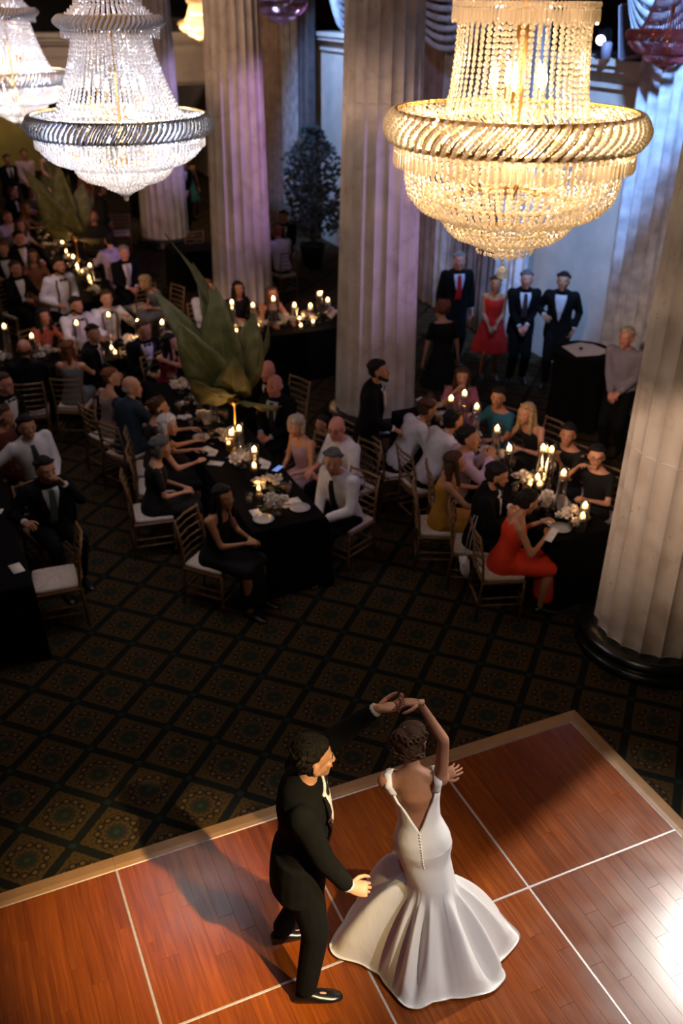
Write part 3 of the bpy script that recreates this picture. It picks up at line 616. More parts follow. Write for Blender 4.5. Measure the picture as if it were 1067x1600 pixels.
def person(label, px, py, face, outfit='suit', sit=True, fem=False, skin='fair', hair='brown', style='short', arms='lap', lean=6, roll=0, twist=0, yaw=0, nod=6, k=None, group=None, col=(.5, .5, .5), col2=None, tie=(.01, .01, .01), vox=.019, name='person', gnd=None, hz=None, handw=(None, None), poles=(None, None), ank=None, elbow=None, beard=False, glasses=False, sleeve=None, hvox=.0095, curl=.5, hands=(None, None), hide_low=False, girth=1, zoff=0, hipz=None):
    k = k or (.95 if fem else 1.0); zp = hipz if hipz else ((.56 if sit else .93*k)); TT = [(z_, a_*girth, b_*girth) for z_, a_, b_ in (TF if fem else TM)]; sw = (.155 if fem else .182)*k
    Rt = Matrix.Rotation(radians(twist), 3, 'Z') @ Matrix.Rotation(radians(-lean), 3, 'X') @ Matrix.Rotation(radians(roll), 3, 'Y')
    Pp = Vector((0, 0, zp))
    def T(x, y, z): return Pp+Rt @ (Vector((x, y, z))*k)
    def cy(z): return .02*sin(max(0, z)*5)-(.012 if z > .3 else 0)
    Hc = T(0, .035, .50 if fem else .52)+Matrix.Rotation(radians(-lean*.5), 3, 'X') @ Vector((0, .020, .138*k))
    fa = radians(face); fwd = Vector((cos(fa), sin(fa), 0)); rgt = Vector((sin(fa), -cos(fa), 0))
    if gnd is None:
        P = at(px, py, Hc.z+zoff); base = P-rgt*Hc.x-fwd*Hc.y; base.z = zoff
    else: base = Vector((gnd[0], gnd[1], zoff))
    if group == FC:
        for _ in range(6):
            for q in BASES:
                d = base-q
                if d.length < .62: base = q+(d.normalized() if d.length > .01 else Vector((1, 0, 0)))*.63
            for t0, t1, t2, t3 in ((2.2, 2.9, 15.3, 20.6), (4.5, 6.3, 17.9, 18.6)):
                if t0-.32 < base.x < t1+.32 and t2-.3 < base.y < t3+.3: base.x = t0-.34 if base.x < (t0+t1)/2 else t1+.34
    elif gnd is None and sit:
        for _ in range(3):
            for q in BASES:
                d = base-q; d.z = 0
                if d.length < .47: base = Vector((q.x, q.y, base.z))+(d.normalized() if d.length > .01 else Vector((1, 0, 0)))*.48
    BASES.append(base.copy())
    root = empty(name, base, label, 'person', group, rz=fa-pi/2)
    Mi = (Matrix.Translation(base) @ Matrix.Rotation(fa-pi/2, 4, 'Z')).inverted()
    sm = SKINS[skin]; hm = HAIRS[hair]
    def torso(g, z0, z1, off, mi=0, n=20):
        R = []
        for z, rx, ry in TT:
            if z < z0 or z > z1: continue
            R.append([T(0, cy(z), z)+Rt @ Vector(((rx*k+off)*cos(a)*(1-.06*abs(sin(2*a))), (ry*k+off)*sin(a), 0)) for a in [2*pi*i/n for i in range(n)]])
        g.loft(R, mi)
    def tsurf(z, phi, off):
        for (z0, a0, b0), (z1, a1, b1) in zip(TT, TT[1:]):
            if z0 <= z <= z1: t = (z-z0)/(z1-z0); rx, ry = a0+(a1-a0)*t, b0+(b1-b0)*t; break
        else: rx, ry = TT[-1][1:]
        return T(0, cy(z), z)+Rt @ Vector(((rx*k+off)*cos(phi), (ry*k+off)*sin(phi), 0))
    # limbs
    if sit: SEATED.append((base, fa, label, name))
    A = ARMS[arms] if isinstance(arms, str) else arms; L = {}
    for s, i in ((-1, 0), (1, 1)):
        S = T(s*sw/k, -.01, .425 if fem else .445); w_ = Mi @ Vector(handw[i]) if handw[i] is not None else Vector(A[i])*(1 if sit else k)
        pl = poles[i] or ((s*.6, -.5, -.8) if sit else (s*.5, -.8, -.4)); E_, W_ = ik(S, w_, .285*k, .255*k, pl); L[s] = (S, E_, W_)
    Lg = {}
    for s, i in ((-1, 0), (1, 1)):
        Hp = Pp+Vector((s*.085*k, 0, -.04))
        if ank is not None: An = Mi @ Vector(ank[i]); pole = (s*.15, 1, .2)
        elif sit: An = Vector((s*.11, .43+.05*s*(len(label) % 3-1), .09)); pole = (s*.1, .6, 1)
        else: An = Vector((s*.10, .03*s, .09)); pole = (0, 1, 0)
        Kn, An = ik(Hp, An, .445*k, .43*k, pole); Lg[s] = (Hp, Kn, An)
    af = .86 if fem else 1
    g = G()  # the body, one continuous skin surface
    torso(g, -.16, .52, -.004)
    for s in (-1, 1): g.cap(T(0, -.01, .50 if fem else .515), .040*k*af, T(s*.125, -.01, .405 if fem else .43), .050*k*af, 10)
    nb_ = T(0, .0, .46); g.cap(nb_, .056*k*af, Hc+Vector((0, -.02, -.06)), .052*k*af, 12)
    for s in (-1, 1):
        S, E_, W_ = L[s]; g.ell(S, (.062*af*k,)*3); g.cap(S, .050*k*af, E_, .040*k*af, 12); g.cap(E_, .040*k*af, W_, .027*k*af, 12)
        Hp, Kn, An = Lg[s]; g.cap(Hp, .088*k*af, Kn, .056*k*af, 12); g.cap(Kn, .055*k, Kn+(An-Kn)*.35, .056*k, 12); g.cap(Kn+(An-Kn)*.35, .056*k, An, .036*k, 12)
        ft = Vector((s*.12, 1, 0)).normalized(); g.cap(An+Vector((0, 0, -.045)), .026, An+ft*.14*k+Vector((0, 0, -.066)), .016, 8)
    body = link('body', bpy.data.meshes.new('m'), root); Rh = Matrix.Rotation(radians(yaw), 3, 'Z') @ Matrix.Rotation(radians(nod-lean*.4), 3, 'X')
    hs = (1.0*k if not fem else .97*k)*(1.09 if hvox > .008 else 1.02)
    MH = Matrix.Translation(Hc) @ Rh.to_4x4() @ Matrix.Scale(hs, 4)
    HV, HF, HM = HEADS[(fem, hvox)]; ex = [([(MH @ Vector(p))[:] for p in HV], HF, HM)]
    for s, i in ((-1, 0), (1, 1)):
        S, E_, W_ = L[s]; fd = (W_-E_).normalized()
        hi = hands[i] or {}
        if 'f' in hi: fd = (Mi.to_3x3() @ Vector(hi['f'])).normalized()
        up = (Mi.to_3x3() @ Vector(hi['up'])) if 'up' in hi else (Vector((s*.25, -.1, 1)) if abs(fd.z) < .75 else Vector((s, -.1, .1)))
        HGg = hi.get('geo') or HG[curl]; M = frame(W_, fd, up) @ Matrix.Diagonal((1 if s > 0 else -1, 1, 1, 1)) @ Matrix.Scale((.9 if fem else 1.0)*k, 4)
        Fh = HGg.f if s > 0 else [tuple(reversed(f)) for f in HGg.f]; ex.append(([(M @ Vector(p))[:] for p in HGg.v], Fh, [0]*len(Fh)))
    body_mats = [sm, M_EYEW, M_EYEI, M_LIP, hm]; pend(body, g, body_mats, vox, 4, ex)
    GLAST.update(LAST); LAST.update(T=T, tsurf=tsurf, Mi=Mi, MH=MH, L=L, root=root, Rt=Rt)
    # hair
    if style:
        g = G(); E3 = lambda c, r: g.ell(MH @ Vector(c), tuple(q*hs for q in r), R=Rh, nu=14, nv=10)
        if style == 'bald': E3((0, -.045, -.012), (.079, .072, .045))
        else: E3((0, -.034, .050), (.080, .092, .079)); E3((0, -.04, 0), (.077, .078, .068)); E3((0, .002, .084), (.062, .066, .040)); [E3((.078*cos(q*2.4), -.028+.088*sin(q*2.4)*(1 if sin(q*2.4) < 0 else .6), (.02 if sin(q*2.4) < 0 else .068)+(.055 if sin(q*2.4) < 0 else .02)*((q*.37) % 1)), (.020, .018, .015)) for q in range(16)]
        P_ = lambda *c: MH @ Vector(c)
        if style in ('long', 'wavy'):
            for x in (-.062, -.03, 0, .03, .062): g.cap(P_(x, -.06, .0), .036*hs, P_(x*1.5, -.085-.02*(x == 0), -.26), .030*hs, 8)
            for s in (-1, 1): g.cap(P_(s*.075, .0, .03), .026*hs, P_(s*.085, .02, -.20), .024*hs, 8)
        if style == 'bob':
            for s in (-1, 1): g.cap(P_(s*.075, -.01, .03), .033*hs, P_(s*.072, -.01, -.06), .028*hs, 8)
            E3((0, -.055, -.02), (.086, .062, .075)); E3((0, .0, .075), (.088, .09, .062))
        if style in ('bun', 'updo'): E3((0, -.115, .025), (.048, .04, .048)); E3((.02, -.10, .06), (.04, .035, .035)); E3((-.025, -.10, -.005), (.035, .035, .035))
        if style == 'curly':
            for q in range(34): a = q*2.4; z = -.03+.14*((q*.37) % 1); E3((.082*cos(a), -.03+.088*sin(a)*(1 if sin(a) < 0 else .55), z), (.028, .028, .028))
        ho = link('hair', bpy.data.meshes.new('m'), root); pend(ho, g, [hm], max(.007, hvox), 2)
        if beard:
            g = G(); g.cap(MH @ Vector((-.052, .015, -.045)), .026*hs, MH @ Vector((0, .068, -.088)), .026*hs, 8); g.cap(MH @ Vector((.052, .015, -.045)), .026*hs, MH @ Vector((0, .068, -.088)), .026*hs, 8); g.cap(MH @ Vector((-.02, .088, -.036)), .007*hs, MH @ Vector((.02, .088, -.036)), .007*hs, 6)
            pend(link('beard', bpy.data.meshes.new('m'), root), g, [hm], .009, 2)
    if glasses:
        g = G()
        for s in (-1, 1):
            g.tube([MH @ Vector((s*.03+.021*cos(a), .094, .006+.016*sin(a))) for a in [2*pi*i/12 for i in range(13)]], .0022, 5); g.tube([MH @ Vector((s*.051, .092, .01)), MH @ Vector((s*.078, .0, .01))], .002, 5)
        g.tube([MH @ Vector((-.009, .096, .01)), MH @ Vector((.009, .096, .01))], .002, 5); obj('glasses', g, M_SHOE, root)
    # clothes
    SL = lambda g, s, r0, r1, upto=1.0: sleeve_geo(g, L[s], r0, r1, upto, k*af)
    def trousers(m, extra=.012):
        g = G(); torso(g, -.16, .02, .012)
        for s in (-1, 1):
            Hp, Kn, An = Lg[s]; g.cap(Hp, .096*k+extra, Kn, .066*k+extra, 12); g.cap(Kn, .066*k+extra, An+Vector((0, 0, .01)), .050*k+extra, 12, ends=1)
        pend(link('trousers', bpy.data.meshes.new('m'), root), g, [m], vox)
    def shoes(m=M_SHOE):
        for s in (-1, 1):
            An = Lg[s][2]; ft = Vector((s*.12, 1, 0)).normalized(); g = G(); b0 = An+Vector((0, 0, -.09))
            sd = Vector((ft.y, -ft.x, 0)); prof = ((-.07, .028, .05), (-.05, .036, .075), (.02, .040, .075), (.08, .046, .05), (.15, .044, .036), (.19, .030, .026), (.205, .012, .016))
            g.loft([[b0+ft*y*k+sd*(w_*cos(a))+Vector((0, 0, max(0, h*(.5+.5*sin(a))) if sin(a) > -.5 else 0)) for a in [2*pi*i/10 for i in range(10)]] for y, w_, h in prof]); obj('shoe', g, m, root, True)
    def strip(name, z0, z1, wf, off, m, phi0=pi/2, nz=8, nx=6, th=.004):
        g = G(); rows = []
        for j in range(nz+1):
            z = z0+(z1-z0)*j/nz; w_ = wf(j/nz); row = [tsurf(z, phi0+w_*(1-2*i/nx), off) for i in range(nx+1)]; row2 = [tsurf(z, phi0+w_*(1-2*i/nx), off-th-.012) for i in range(nx, -1, -1)]; rows.append(row+row2)
        g.loft(rows); return obj(name, g, m, root, True)
    def collar(m, r=.062):
        g = G(); c = T(0, .01, .475 if fem else .495); ax = (Hc-c).normalized(); g.cap(c-ax*.01, r*k, c+ax*.040, (r-.006)*k, 14, ends=1); pend(link('collar', bpy.data.meshes.new('m'), root), g, [m], .011, 1)
    def bow(m, z=.475):
        p = tsurf(z, pi/2, .034); g = G(); x = Rt @ Vector((1, 0, 0))
        for s in (-1, 1): g.loft([[p+x*(s*d)+Rt @ Vector((0, .008*cos(a), h*sin(a))) for a in [2*pi*i/8 for i in range(8)]] for d, h in ((.004, .008), (.02, .016), (.048, .024), (.055, .02))])
        g.ell(p, (.010, .010, .011), nu=8, nv=6); obj('bow_tie', g, m, root, True)
    def cuffs(m, r=.036):
        for s in (-1, 1):
            S, E_, W_ = L[s]; d = (W_-E_).normalized(); g = G(); g.cap(W_-d*.035, r*k*af, W_-d*.008, r*k*af, 10, ends=0); obj('shirt_cuff', g, m, root, True)
    if outfit in ('suit', 'tux'):
        m = cloth('suit_'+label[:0]+('%d' % int(col[2]*1000)), col) if col != (.5, .5, .5) else M_SUIT
        g = G(); torso(g, -.16, .53, .020); cn0 = T(0, -.006, .50); g.cap(cn0, .078*k, cn0+(Hc-cn0).normalized()*.026, .066*k, 14, ends=1)
        if not sit: g.loft([[T(0, cy(0), z)+Rt @ Vector(((rx)*cos(a)*k, ry*sin(a)*k, 0)) for a in [2*pi*i/18 for i in range(18)]] for z, rx, ry in ((-.20, .205, .152), (-.05, .205, .150), (.06, .19, .14))])
        for s in (-1, 1):
            S, E_, W_ = L[s]; d = (W_-E_).normalized(); g.cap(T(s*.055, -.022, .50), .032*k, T(s*.13, -.01, .435), .062*k, 10); g.ell(S+Vector((0, 0, -.012)), (.074*k,)*3); g.cap(S, .072*k, E_, .058*k, 12); g.cap(E_, .058*k, W_-d*.035, .044*k, 12, ends=1)
        pend(link('jacket', bpy.data.meshes.new('m'), root), g, [m], vox)
        sh = cloth('shirt_%d' % int((col2 or (.7,))[0]*100), col2 or (.62, .59, .61))
        strip('shirt_front', .10, .485, lambda t: .05+.42*t**1.1, .030, sh)
        collar(sh); cuffs(sh)
        if tie == 'bow': bow(M_SATIN)
        elif tie: strip('tie', .10, .478, lambda t: .26-.15*t if t < .94 else .14, .036, cloth('tie_%d' % int(tie[0]*1000+tie[1]*77), tie), nx=4)
        for s in (-1, 1):  # lapels
            g = G(); rows = []
            for j in range(8):
                t = j/7; z = .09+.39*t; ph = pi/2+s*(.05+.42*t**1.1); w_ = .05+.23*sin(pi*min(1, t*.95)**1.3) if t < .98 else .10
                rows.append([tsurf(z, ph-s*.03, .032), tsurf(z, ph+s*w_, .036), tsurf(z, ph+s*w_, .026), tsurf(z, ph-s*.03, .022)])
            g.loft(rows); obj('lapel', g, M_SATIN if outfit == 'tux' else m, root)
        if not hide_low: trousers(M_SUIT if col == (.5, .5, .5) else m); shoes()
    elif outfit in ('shirt', 'suspenders'):
        sh = cloth('shirt_%d' % int(col[0]*100+col[2]*10) if col != (.5, .5, .5) else 'shirt_70', col if col != (.5, .5, .5) else (.64, .61, .63))
        g = G(); torso(g, -.08, .53, .016)
        for s in (-1, 1): g.cap(T(s*.055, -.020, .497), .028*k, T(s*.13, -.01, .43), .056*k, 10)
        for s in (-1, 1): SL(g, s, .068, .050 if sleeve != 'short' else .066, .45 if sleeve == 'short' else (.62 if sleeve == 'rolled' else .96))
        pend(link('shirt', bpy.data.meshes.new('m'), root), g, [sh], vox); collar(sh)
        if tie == 'bow': bow(M_SATIN)
        elif tie: strip('tie', .06, .478, lambda t: .24-.13*t, .028, cloth('tie_%d' % int(tie[0]*1000+tie[1]*77), tie), nx=4)
        if outfit == 'suspenders':
            for s in (-1, 1):
                for b_ in (-1, 1): strip('suspender', .0, .472, lambda t: .085, .026, M_DGOLD if b_ > 5 else cloth('tan_strap', (.14, .09, .06)), phi0=b_*(pi/2+s*.55), nx=3)
        if not hide_low: trousers(M_SUIT); shoes()
    elif outfit in ('dress', 'gown'):
        m = cloth('dress_%d_%d' % (int(col[0]*100), int(col[1]*1000+col[2]*100)), col); g = G(); torso(g, -.16, .40 if sleeve != 'cap' and sleeve != 'long' and sleeve != 'sleeved' else .46, .010)
        for s in (-1, 1):
            if sleeve in ('cap', 'sleeved'): SL(g, s, .058, .052, .35 if sleeve == 'cap' else .5)
            elif sleeve == 'long': SL(g, s, .056, .042, .96)
            elif sleeve != 'strapless':
                S = L[s][0]; g.tube([T(s*.085, .09, .38), T(s*.09, .05, .455), T(s*.085, -.05, .455), T(s*.08, -.085, .36)], .013, 6)
        if sit:
            for s in (-1, 1): Hp, Kn, An = Lg[s]; g.cap(Hp, .100*k, Kn, .080*k, 12)
            Hp, Kn, An = Lg[1]; Hq, Kq, Aq = Lg[-1]; mK = (Kn+Kq)/2; mA = (An+Aq)/2; mH = (Hp+Hq)/2
            g.loft([[c+Vector((rx*cos(a), 0, 0))+u_*(ry*sin(a)) for a in [2*pi*i/16 for i in range(16)]] for c, rx, ry, u_ in ((mH, .18*k, .10*k, Vector((0, 0, 1))), ((mH+mK)/2, .17*k, .095*k, Vector((0, 0, 1))), (mK, .165*k, .085*k, Vector((0, .7, .7))), (mK+(mA-mK)*.45, .17*k, .09*k, Vector((0, 1, 0))), (mK+(mA-mK)*(.55 if outfit == 'dress' else .92), .18*k, .10*k, Vector((0, 1, 0))))])
        else:
            ze = .48 if outfit == 'dress' else .10; z1 = zp-.1
            g.loft([[Vector((rx*k*cos(a)*(1+fo*cos(7*a)), ry*k*sin(a)*(1+fo*cos(7*a)), z)) for a in [2*pi*i/28 for i in range(28)]] for z, rx, ry, fo in ((ze*k, .30, .27, .07), ((ze+z1)/2, .25, .225, .04), (z1, .20, .165, 0), (z1+.1, .18, .125, 0))])
        pend(link('dress', bpy.data.meshes.new('m'), root), g, [m], vox)
        shoes(M_SHOE)
    return root
def sleeve_geo(g, L3, r0, r1, upto, k):
    S, E_, W_ = L3; g.ell(S, (r0*k*1.08,)*3)
    if upto <= .5: g.cap(S, r0*k, S+(E_-S)*(upto*2), (r0*.94)*k, 12, ends=1)
    else: g.cap(S, r0*k, E_, (r0+r1)/2*k, 12); t = (upto-.5)*2; g.cap(E_, (r0+r1)/2*k, E_+(W_-E_)*t, r1*k, 12, ends=1)
def bake_all():
    for o, vox, sm, ex, mats in PEND:
        m = o.modifiers.new('r', 'REMESH'); m.mode = 'VOXEL'; m.voxel_size = vox; s = o.modifiers.new('s', 'SMOOTH'); s.iterations = sm; s.factor = .5
    dg = bpy.context.evaluated_depsgraph_get(); out = []
    for o, vox, sm, ex, mats in PEND:
        e = o.evaluated_get(dg).to_mesh(); n = len(e.vertices); V = np.empty(n*3); e.vertices.foreach_get('co', V); F = [tuple(p.vertices) for p in e.polygons]; MI = [0]*len(F); V = V.reshape(-1, 3).tolist()
        for v2, f2, m2 in ex: b = len(V); V += list(v2); F += [tuple(i+b for i in f) for f in f2]; MI += list(m2)
        o.evaluated_get(dg).to_mesh_clear(); out.append((V, F, MI))
    for (o, vox, sm, ex, mats), (V, F, MI) in zip(PEND, out):
        o.modifiers.clear(); me = bpy.data.meshes.new(o.name); me.from_pydata(V, [], F)
        for m in mats: me.materials.append(m)
        me.polygons.foreach_set('material_index', MI); me.polygons.foreach_set('use_smooth', [True]*len(F)); me.update(); old = o.data; o.data = me; bpy.data.meshes.remove(old)
    PEND.clear()
# the dancing couple ------------------------------------------------------
NECKL = []
def hero_extra(): pass
GZ = .028
h_open = hand_geo(curl=(.25, .35, .45, .55), thumb=.8, n=8); h_hold = hand_geo(curl=(.55, .6, .65, .7), thumb=.2, n=8, spread=.3); h_fist = hand_geo(curl=(1.0, 1.1, 1.15, 1.2), thumb=.1, n=8); h_relax = hand_geo(curl=(.35, .45, .5, .6), thumb=.4, n=8, spread=.4)
gw = at(594, 1104, 1.90); bw = at(655, 1098, 1.86)
groom = person('groom in black tuxedo on the dance floor raising his arm to hold the bride\'s hand', 0, 0, -14, 'tux', sit=False, hair='black', skin='fair', k=1.04, gnd=(1.28, 3.37), zoff=GZ, lean=3, roll=0, twist=-4, yaw=4, nod=-4, tie='bow', vox=.012, hvox=.0055,
    handw=(gw, at(548, 1390, 1.0)), poles=((-.5, -.2, -.6), (.5, -.9, -.4)), ank=(at(441, 1452, .17), at(478, 1545, .12)), hands=({'f': CR*1.0+Vector((0, 0, .12)), 'up': CF*.2-Vector((0, 0, .4))-CU*.6, 'geo': h_hold}, {'f': CR*1.0-CU*.1, 'up': -CF+CU*.4, 'geo': h_fist}), hipz=1.03)
for q in range(26):  # wavy top of his hair
    pass
bride = person('bride in backless white satin gown, brown updo, seen from behind on the dance floor', 0, 0, 62, 'none', sit=False, fem=True, hair='brown', style='updo', skin='tan', girth=.90, k=.97, gnd=(2.00, 3.30), zoff=GZ, lean=4, roll=-9, twist=0, yaw=-28, nod=-10, vox=.011, hvox=.0055,
    handw=(at(690, 1212, 1.18), bw), poles=((-.2, .7, -.8), (1, -.5, -.1)), ank=(Vector((1.98, 3.22, .11)), Vector((2.10, 3.20, .11))), hands=({'f': CR*.8+CU*.3, 'up': -CF, 'geo': h_relax}, {'f': -CR+Vector((0, 0, .05)), 'up': Vector((0, 0, 1))+CU*.3, 'geo': h_hold}), hipz=.93)
X_ = LAST; T_, ts_, Mi_ = X_['T'], X_['tsurf'], X_['Mi']
def satin():
    m, t, b = newmat('white_satin'); b.inputs['Base Color'].default_value = (.80, .76, .72, 1); b.inputs['Roughness'].default_value = .36; b.inputs['Sheen Weight'].default_value = .25; b.inputs['Specular IOR Level'].default_value = .6
    v = coord(t, (3, 3, 1.2)); n = noise(t, 3.5, 3, v, .4); bump(t, b, n, .25, .02); return m
M_SAT = satin()
# bodice with a deep open back, fitted to the hips
def necklz(ph):
    d = abs(((ph+pi/2+pi) % (2*pi))-pi)  # angle from the middle of the back
    if d < 1.0: return .10+.27*(d/1.0)**1.15
    if d < 1.9: return .37-.03*sin((d-1.0)/.9*pi)
    return .37-.02*(d-1.9)
g = G(); nx = 56; rows = []
for j in range(19):
    t = j/18; rows.append([ts_(-.159+(necklz(ph)+.159)*t, ph, .013+.004*sin(3*ph+2*t)*(1-t)) for ph in [2*pi*i/nx for i in range(nx)]])
inner = [[ts_(-.159+(necklz(ph)+.159)*t, ph, .001) for ph in [2*pi*i/nx for i in range(nx)]] for t in (1, .9)]
g.loft(rows+inner, caps=False); obj('bodice', g, M_SAT, bride, True)
for s in (-1, 1):
    pts = [ts_(.355, -pi/2+s*.98, .012), T_(s*.140, -.066, .42), T_(s*.140, -.025, .478), T_(s*.128, .03, .47), T_(s*.10, .085, .41), ts_(.345, pi/2-s*.75, .012)]
    Rr = []; wv = T_(1, 0, 0)-T_(0, 0, 0)
    sp_pts = []
    for a_, b_ in zip(pts, pts[1:]):
        for q in range(4): sp_pts.append(a_.lerp(b_, q/4))
    sp_pts.append(pts[-1])
    for p_ in sp_pts:
        c_ = T_(s*.02, 0, p_.z/1.0-0) if False else Vector((0, 0, 0)); nrm = (p_-T_(s*.10, 0, .38)).normalized(); wd = wv.normalized()*.021
        Rr.append([p_-wd+nrm*.003, p_+nrm*.008, p_+wd+nrm*.003, p_+wd-nrm*.004, p_-wd-nrm*.004])
    g = G(); g.loft(Rr); obj('strap', g, M_SAT, bride, True)
# mermaid skirt: fitted to the knee, flaring out over the floor
hem_px = [(513, 1480), (527, 1500), (545, 1500), (566, 1507), (592, 1522), (612, 1550), (636, 1575), (655, 1577), (676, 1566), (705, 1560), (740, 1557), (772, 1548), (793, 1524), (778, 1505), (797, 1488), (815, 1462), (793, 1440), (750, 1400), (705, 1380), (655, 1372), (600, 1378), (566, 1398), (537, 1440)]
hem = [Mi_ @ (at(x, y, .05)+Vector((0, 0, 0))) for x, y in hem_px]
ctr = Mi_ @ Vector((2.05, 3.22, .05)); ang = sorted([(atan2((p-ctr).y, (p-ctr).x), hypot((p-ctr).x, (p-ctr).y)) for p in hem])
def hemr(a):
    L = ang; n = len(L)
    for i in range(n):
        a0, r0 = L[i]; a1, r1 = L[(i+1) % n]; a1 += 2*pi*(i == n-1); aa = a+2*pi*(a < a0 and i == n-1)
        if a0 <= aa <= a1: t = (aa-a0)/(a1-a0+1e-9); return r0+(r1-r0)*t
    return L[0][1]
NA = 180; hr = [hemr(-pi+2*pi*i/NA) for i in range(NA)]
for _ in range(2): hr = [(hr[i-1]+2*hr[i]+hr[(i+1) % NA])/4 for i in range(NA)]
zh = -.16*.97; hipc = T_(0, 0, zh/.97); rows = []
lz = hipc.z; KZ = .63
for z_ in (-.07, -.11, -.14): rows.append([ts_(z_, -pi+2*pi*i/NA, .0155) for i in range(NA)])
for j in range(9):  # hips to knee
    t = j/8; c_ = Vector((hipc.x+(ctr.x-hipc.x)*t*.8, hipc.y+(ctr.y-hipc.y)*t*.8, lz+(KZ-lz)*t)); rx = .150-.012*t; ry = .116+.010*t
    rows.append([c_+Vector((rx*cos(a)*(1+.02*t*sin(6*a)), ry*sin(a), 0)) for a in [-pi+2*pi*i/NA for i in range(NA)]])
kc = rows[-1][0].copy(); kc = Vector((hipc.x+(ctr.x-hipc.x)*.8, hipc.y+(ctr.y-hipc.y)*.8, KZ))
for j in range(1, 25):
    t = j/24; row = []
    for i in range(NA):
        a = -pi+2*pi*i/NA; r0 = .135 if abs(cos(a)) > .5 else .125; fold = sin(12*a+1.6*sin(3*a)); fold = fold*abs(fold)**.3*(1 if fold > 0 else 1); f2 = sin(23*a+2*t)
        ro = r0+(hr[i]-r0)*t**1.0*(1+.07*fold*(1-t)); w_ = max(0, cos(a-2.35))**2
        z = KZ+(.035-KZ)*t+.22*w_*sin(pi*t**.8)+(.055*fold*sin(pi*t)+.02*t*fold*(t < .97)+.008*f2*t*(1-t))
        zt = KZ*(1-t)**1.05+.035; z = min(z, KZ+.12) if t < .9 else max(.034, z*.6+.02)
        c_ = kc.lerp(Vector((ctr.x, ctr.y, 0)), min(1, t*1.3)); row.append(Vector((c_.x+ro*cos(a), c_.y+ro*sin(a), max(.034, z)-GZ+.0)))
    rows.append(row)
inn = [[p+Vector((0, 0, .012)) for p in rows[-1]], [kc+(p-kc)*.9+Vector((0, 0, .01)) for p in rows[-4]]]
g = G(); g.loft(rows+inn[:1], caps=False); sk = obj('skirt', g, M_SAT, bride, True)
for i in range(14):  # covered buttons down the back
    t = i/13; g = G(); g.ell(ts_(.09-.235*t, -pi/2, .016), (.005, .005, .005), nu=8, nv=5); 
    obj('button', g, M_SAT, bride, True)
MHb = X_['MH']; g = G()
for s in (-1, 1): g.tube([MHb @ Vector((s*.086, -.005, -.04)), MHb @ Vector((s*.088, -.005, -.075))], .004, 6); g.ell(MHb @ Vector((s*.088, -.005, -.08)), (.006, .006, .011), nu=8, nv=6)
obj('earrings', g, M_GOLD, bride, True)
g = G()
for k_ in range(4): g.ell(MHb @ Vector((-.055+.01*k_, -.075-.012*(k_ % 2), .085+.012*k_)), (.007, .007, .007), nu=8, nv=6)
obj('hair_pin', g, M_CERAMIC, bride, True)
def curls(root, MH, hm, pts, r0, nm):  # coiled locks laid over the hair
    g = G(); r = random.Random(5)
    for (c_, rad, ax) in pts:
        c_ = Vector(c_); axv = Vector(ax).normalized(); x = axv.orthogonal().normalized(); y = axv.cross(x); L = []
        for q in range(14): a = q*.62; L.append(MH @ (c_+x*(rad*cos(a)*(1-.04*q))+y*(rad*sin(a)*(1-.04*q))+axv*(.0016*q)))
        g.tube(L, [r0*(.6+.4*sin(pi*q/13)) for q in range(14)], 7)
    obj(nm, g, hm, root, True)
rr_ = random.Random(2); pl_ = []; g = G(); [g.ell(MHb @ Vector(c), r, nu=14, nv=10) for c, r in (((-.03, -.105, .055), (.06, .055, .058)), ((.025, -.115, .02), (.05, .045, .05)), ((0, -.05, .085), (.075, .075, .055)))]; pend(link('chignon', bpy.data.meshes.new('m'), bride), g, [HAIRS['brown']], .007, 2)
for q in range(30):
    a = q*2.39; z = -.035+.13*((q*.381) % 1); cx = .084*cos(a); cyy = -.03-.085*abs(sin(a)); pl_.append(((cx*.92, cyy-.012, z), .017+.008*rr_.random(), (cx, cyy, z-.03)))
for q in range(10): a = q*.63; pl_.append(((-.01+.06*cos(a), -.15+.02*abs(cos(a)), .035+.055*sin(a)), .019, (cos(a)*.5, -1, sin(a)*.5)))
curls(bride, MHb, HAIRS['auburn'] if False else HAIRS['brown'], pl_, .0075, 'curl_locks')
MHg = GLAST['MH']; g = G(); r = random.Random(9)
for q in range(120):  # combed locks running from the hairline over the crown
    x0 = -.078+.156*(q+.5)/120; ph0 = r.uniform(-.15, .25) if abs(x0) < .062 else r.uniform(.3, .7); ph1 = ph0+r.uniform(.9, 2.3); L = []
    for j in range(9):
        ph = .45+ph0+(ph1-ph0)*j/8; xx = x0+.010*sin(3.1*j/8*pi*.6+q)+.004*r.uniform(-1, 1); ww = sqrt(max(.02, 1-(xx/.083)**2)); L.append(MHg @ Vector((xx, -.034+(.094+.004*sin(j+q))*cos(ph)*ww, .046+(.086+.005*sin(j*1.3+q))*sin(ph)*ww)))
    g.tube(L, [.0048*(.5+.5*sin(pi*min(1, .15+j/9))) for j in range(9)], 5)
for q in range(70):
    x = r.choice((-1, 1))*r.uniform(.066, .080); y = r.uniform(-.09, -.03); z = r.uniform(.03, .07); g.tube([MHg @ Vector((x, y, z)), MHg @ Vector((x*1.01, y-.015, z-.018)), MHg @ Vector((x*.97, y-.028, z-.034))], [.004, .0035, .001], 5)
obj('hair_locks', g, HAIRS['black'], groom, True)
tp = GLAST['tsurf'](.36, pi/2-.62, .04); g = G(); g.ell(tp, (.018, .016, .016), nu=9, nv=6); g.ell(tp+Vector((.016, .006, .012)), (.010, .01, .01), nu=8, nv=5); g.ell(tp+Vector((-.014, .006, -.012)), (.010, .01, .01), nu=8, nv=5); obj('boutonniere', g, mat('dark_red_flower', (.05, .008, .01)), groom, True)

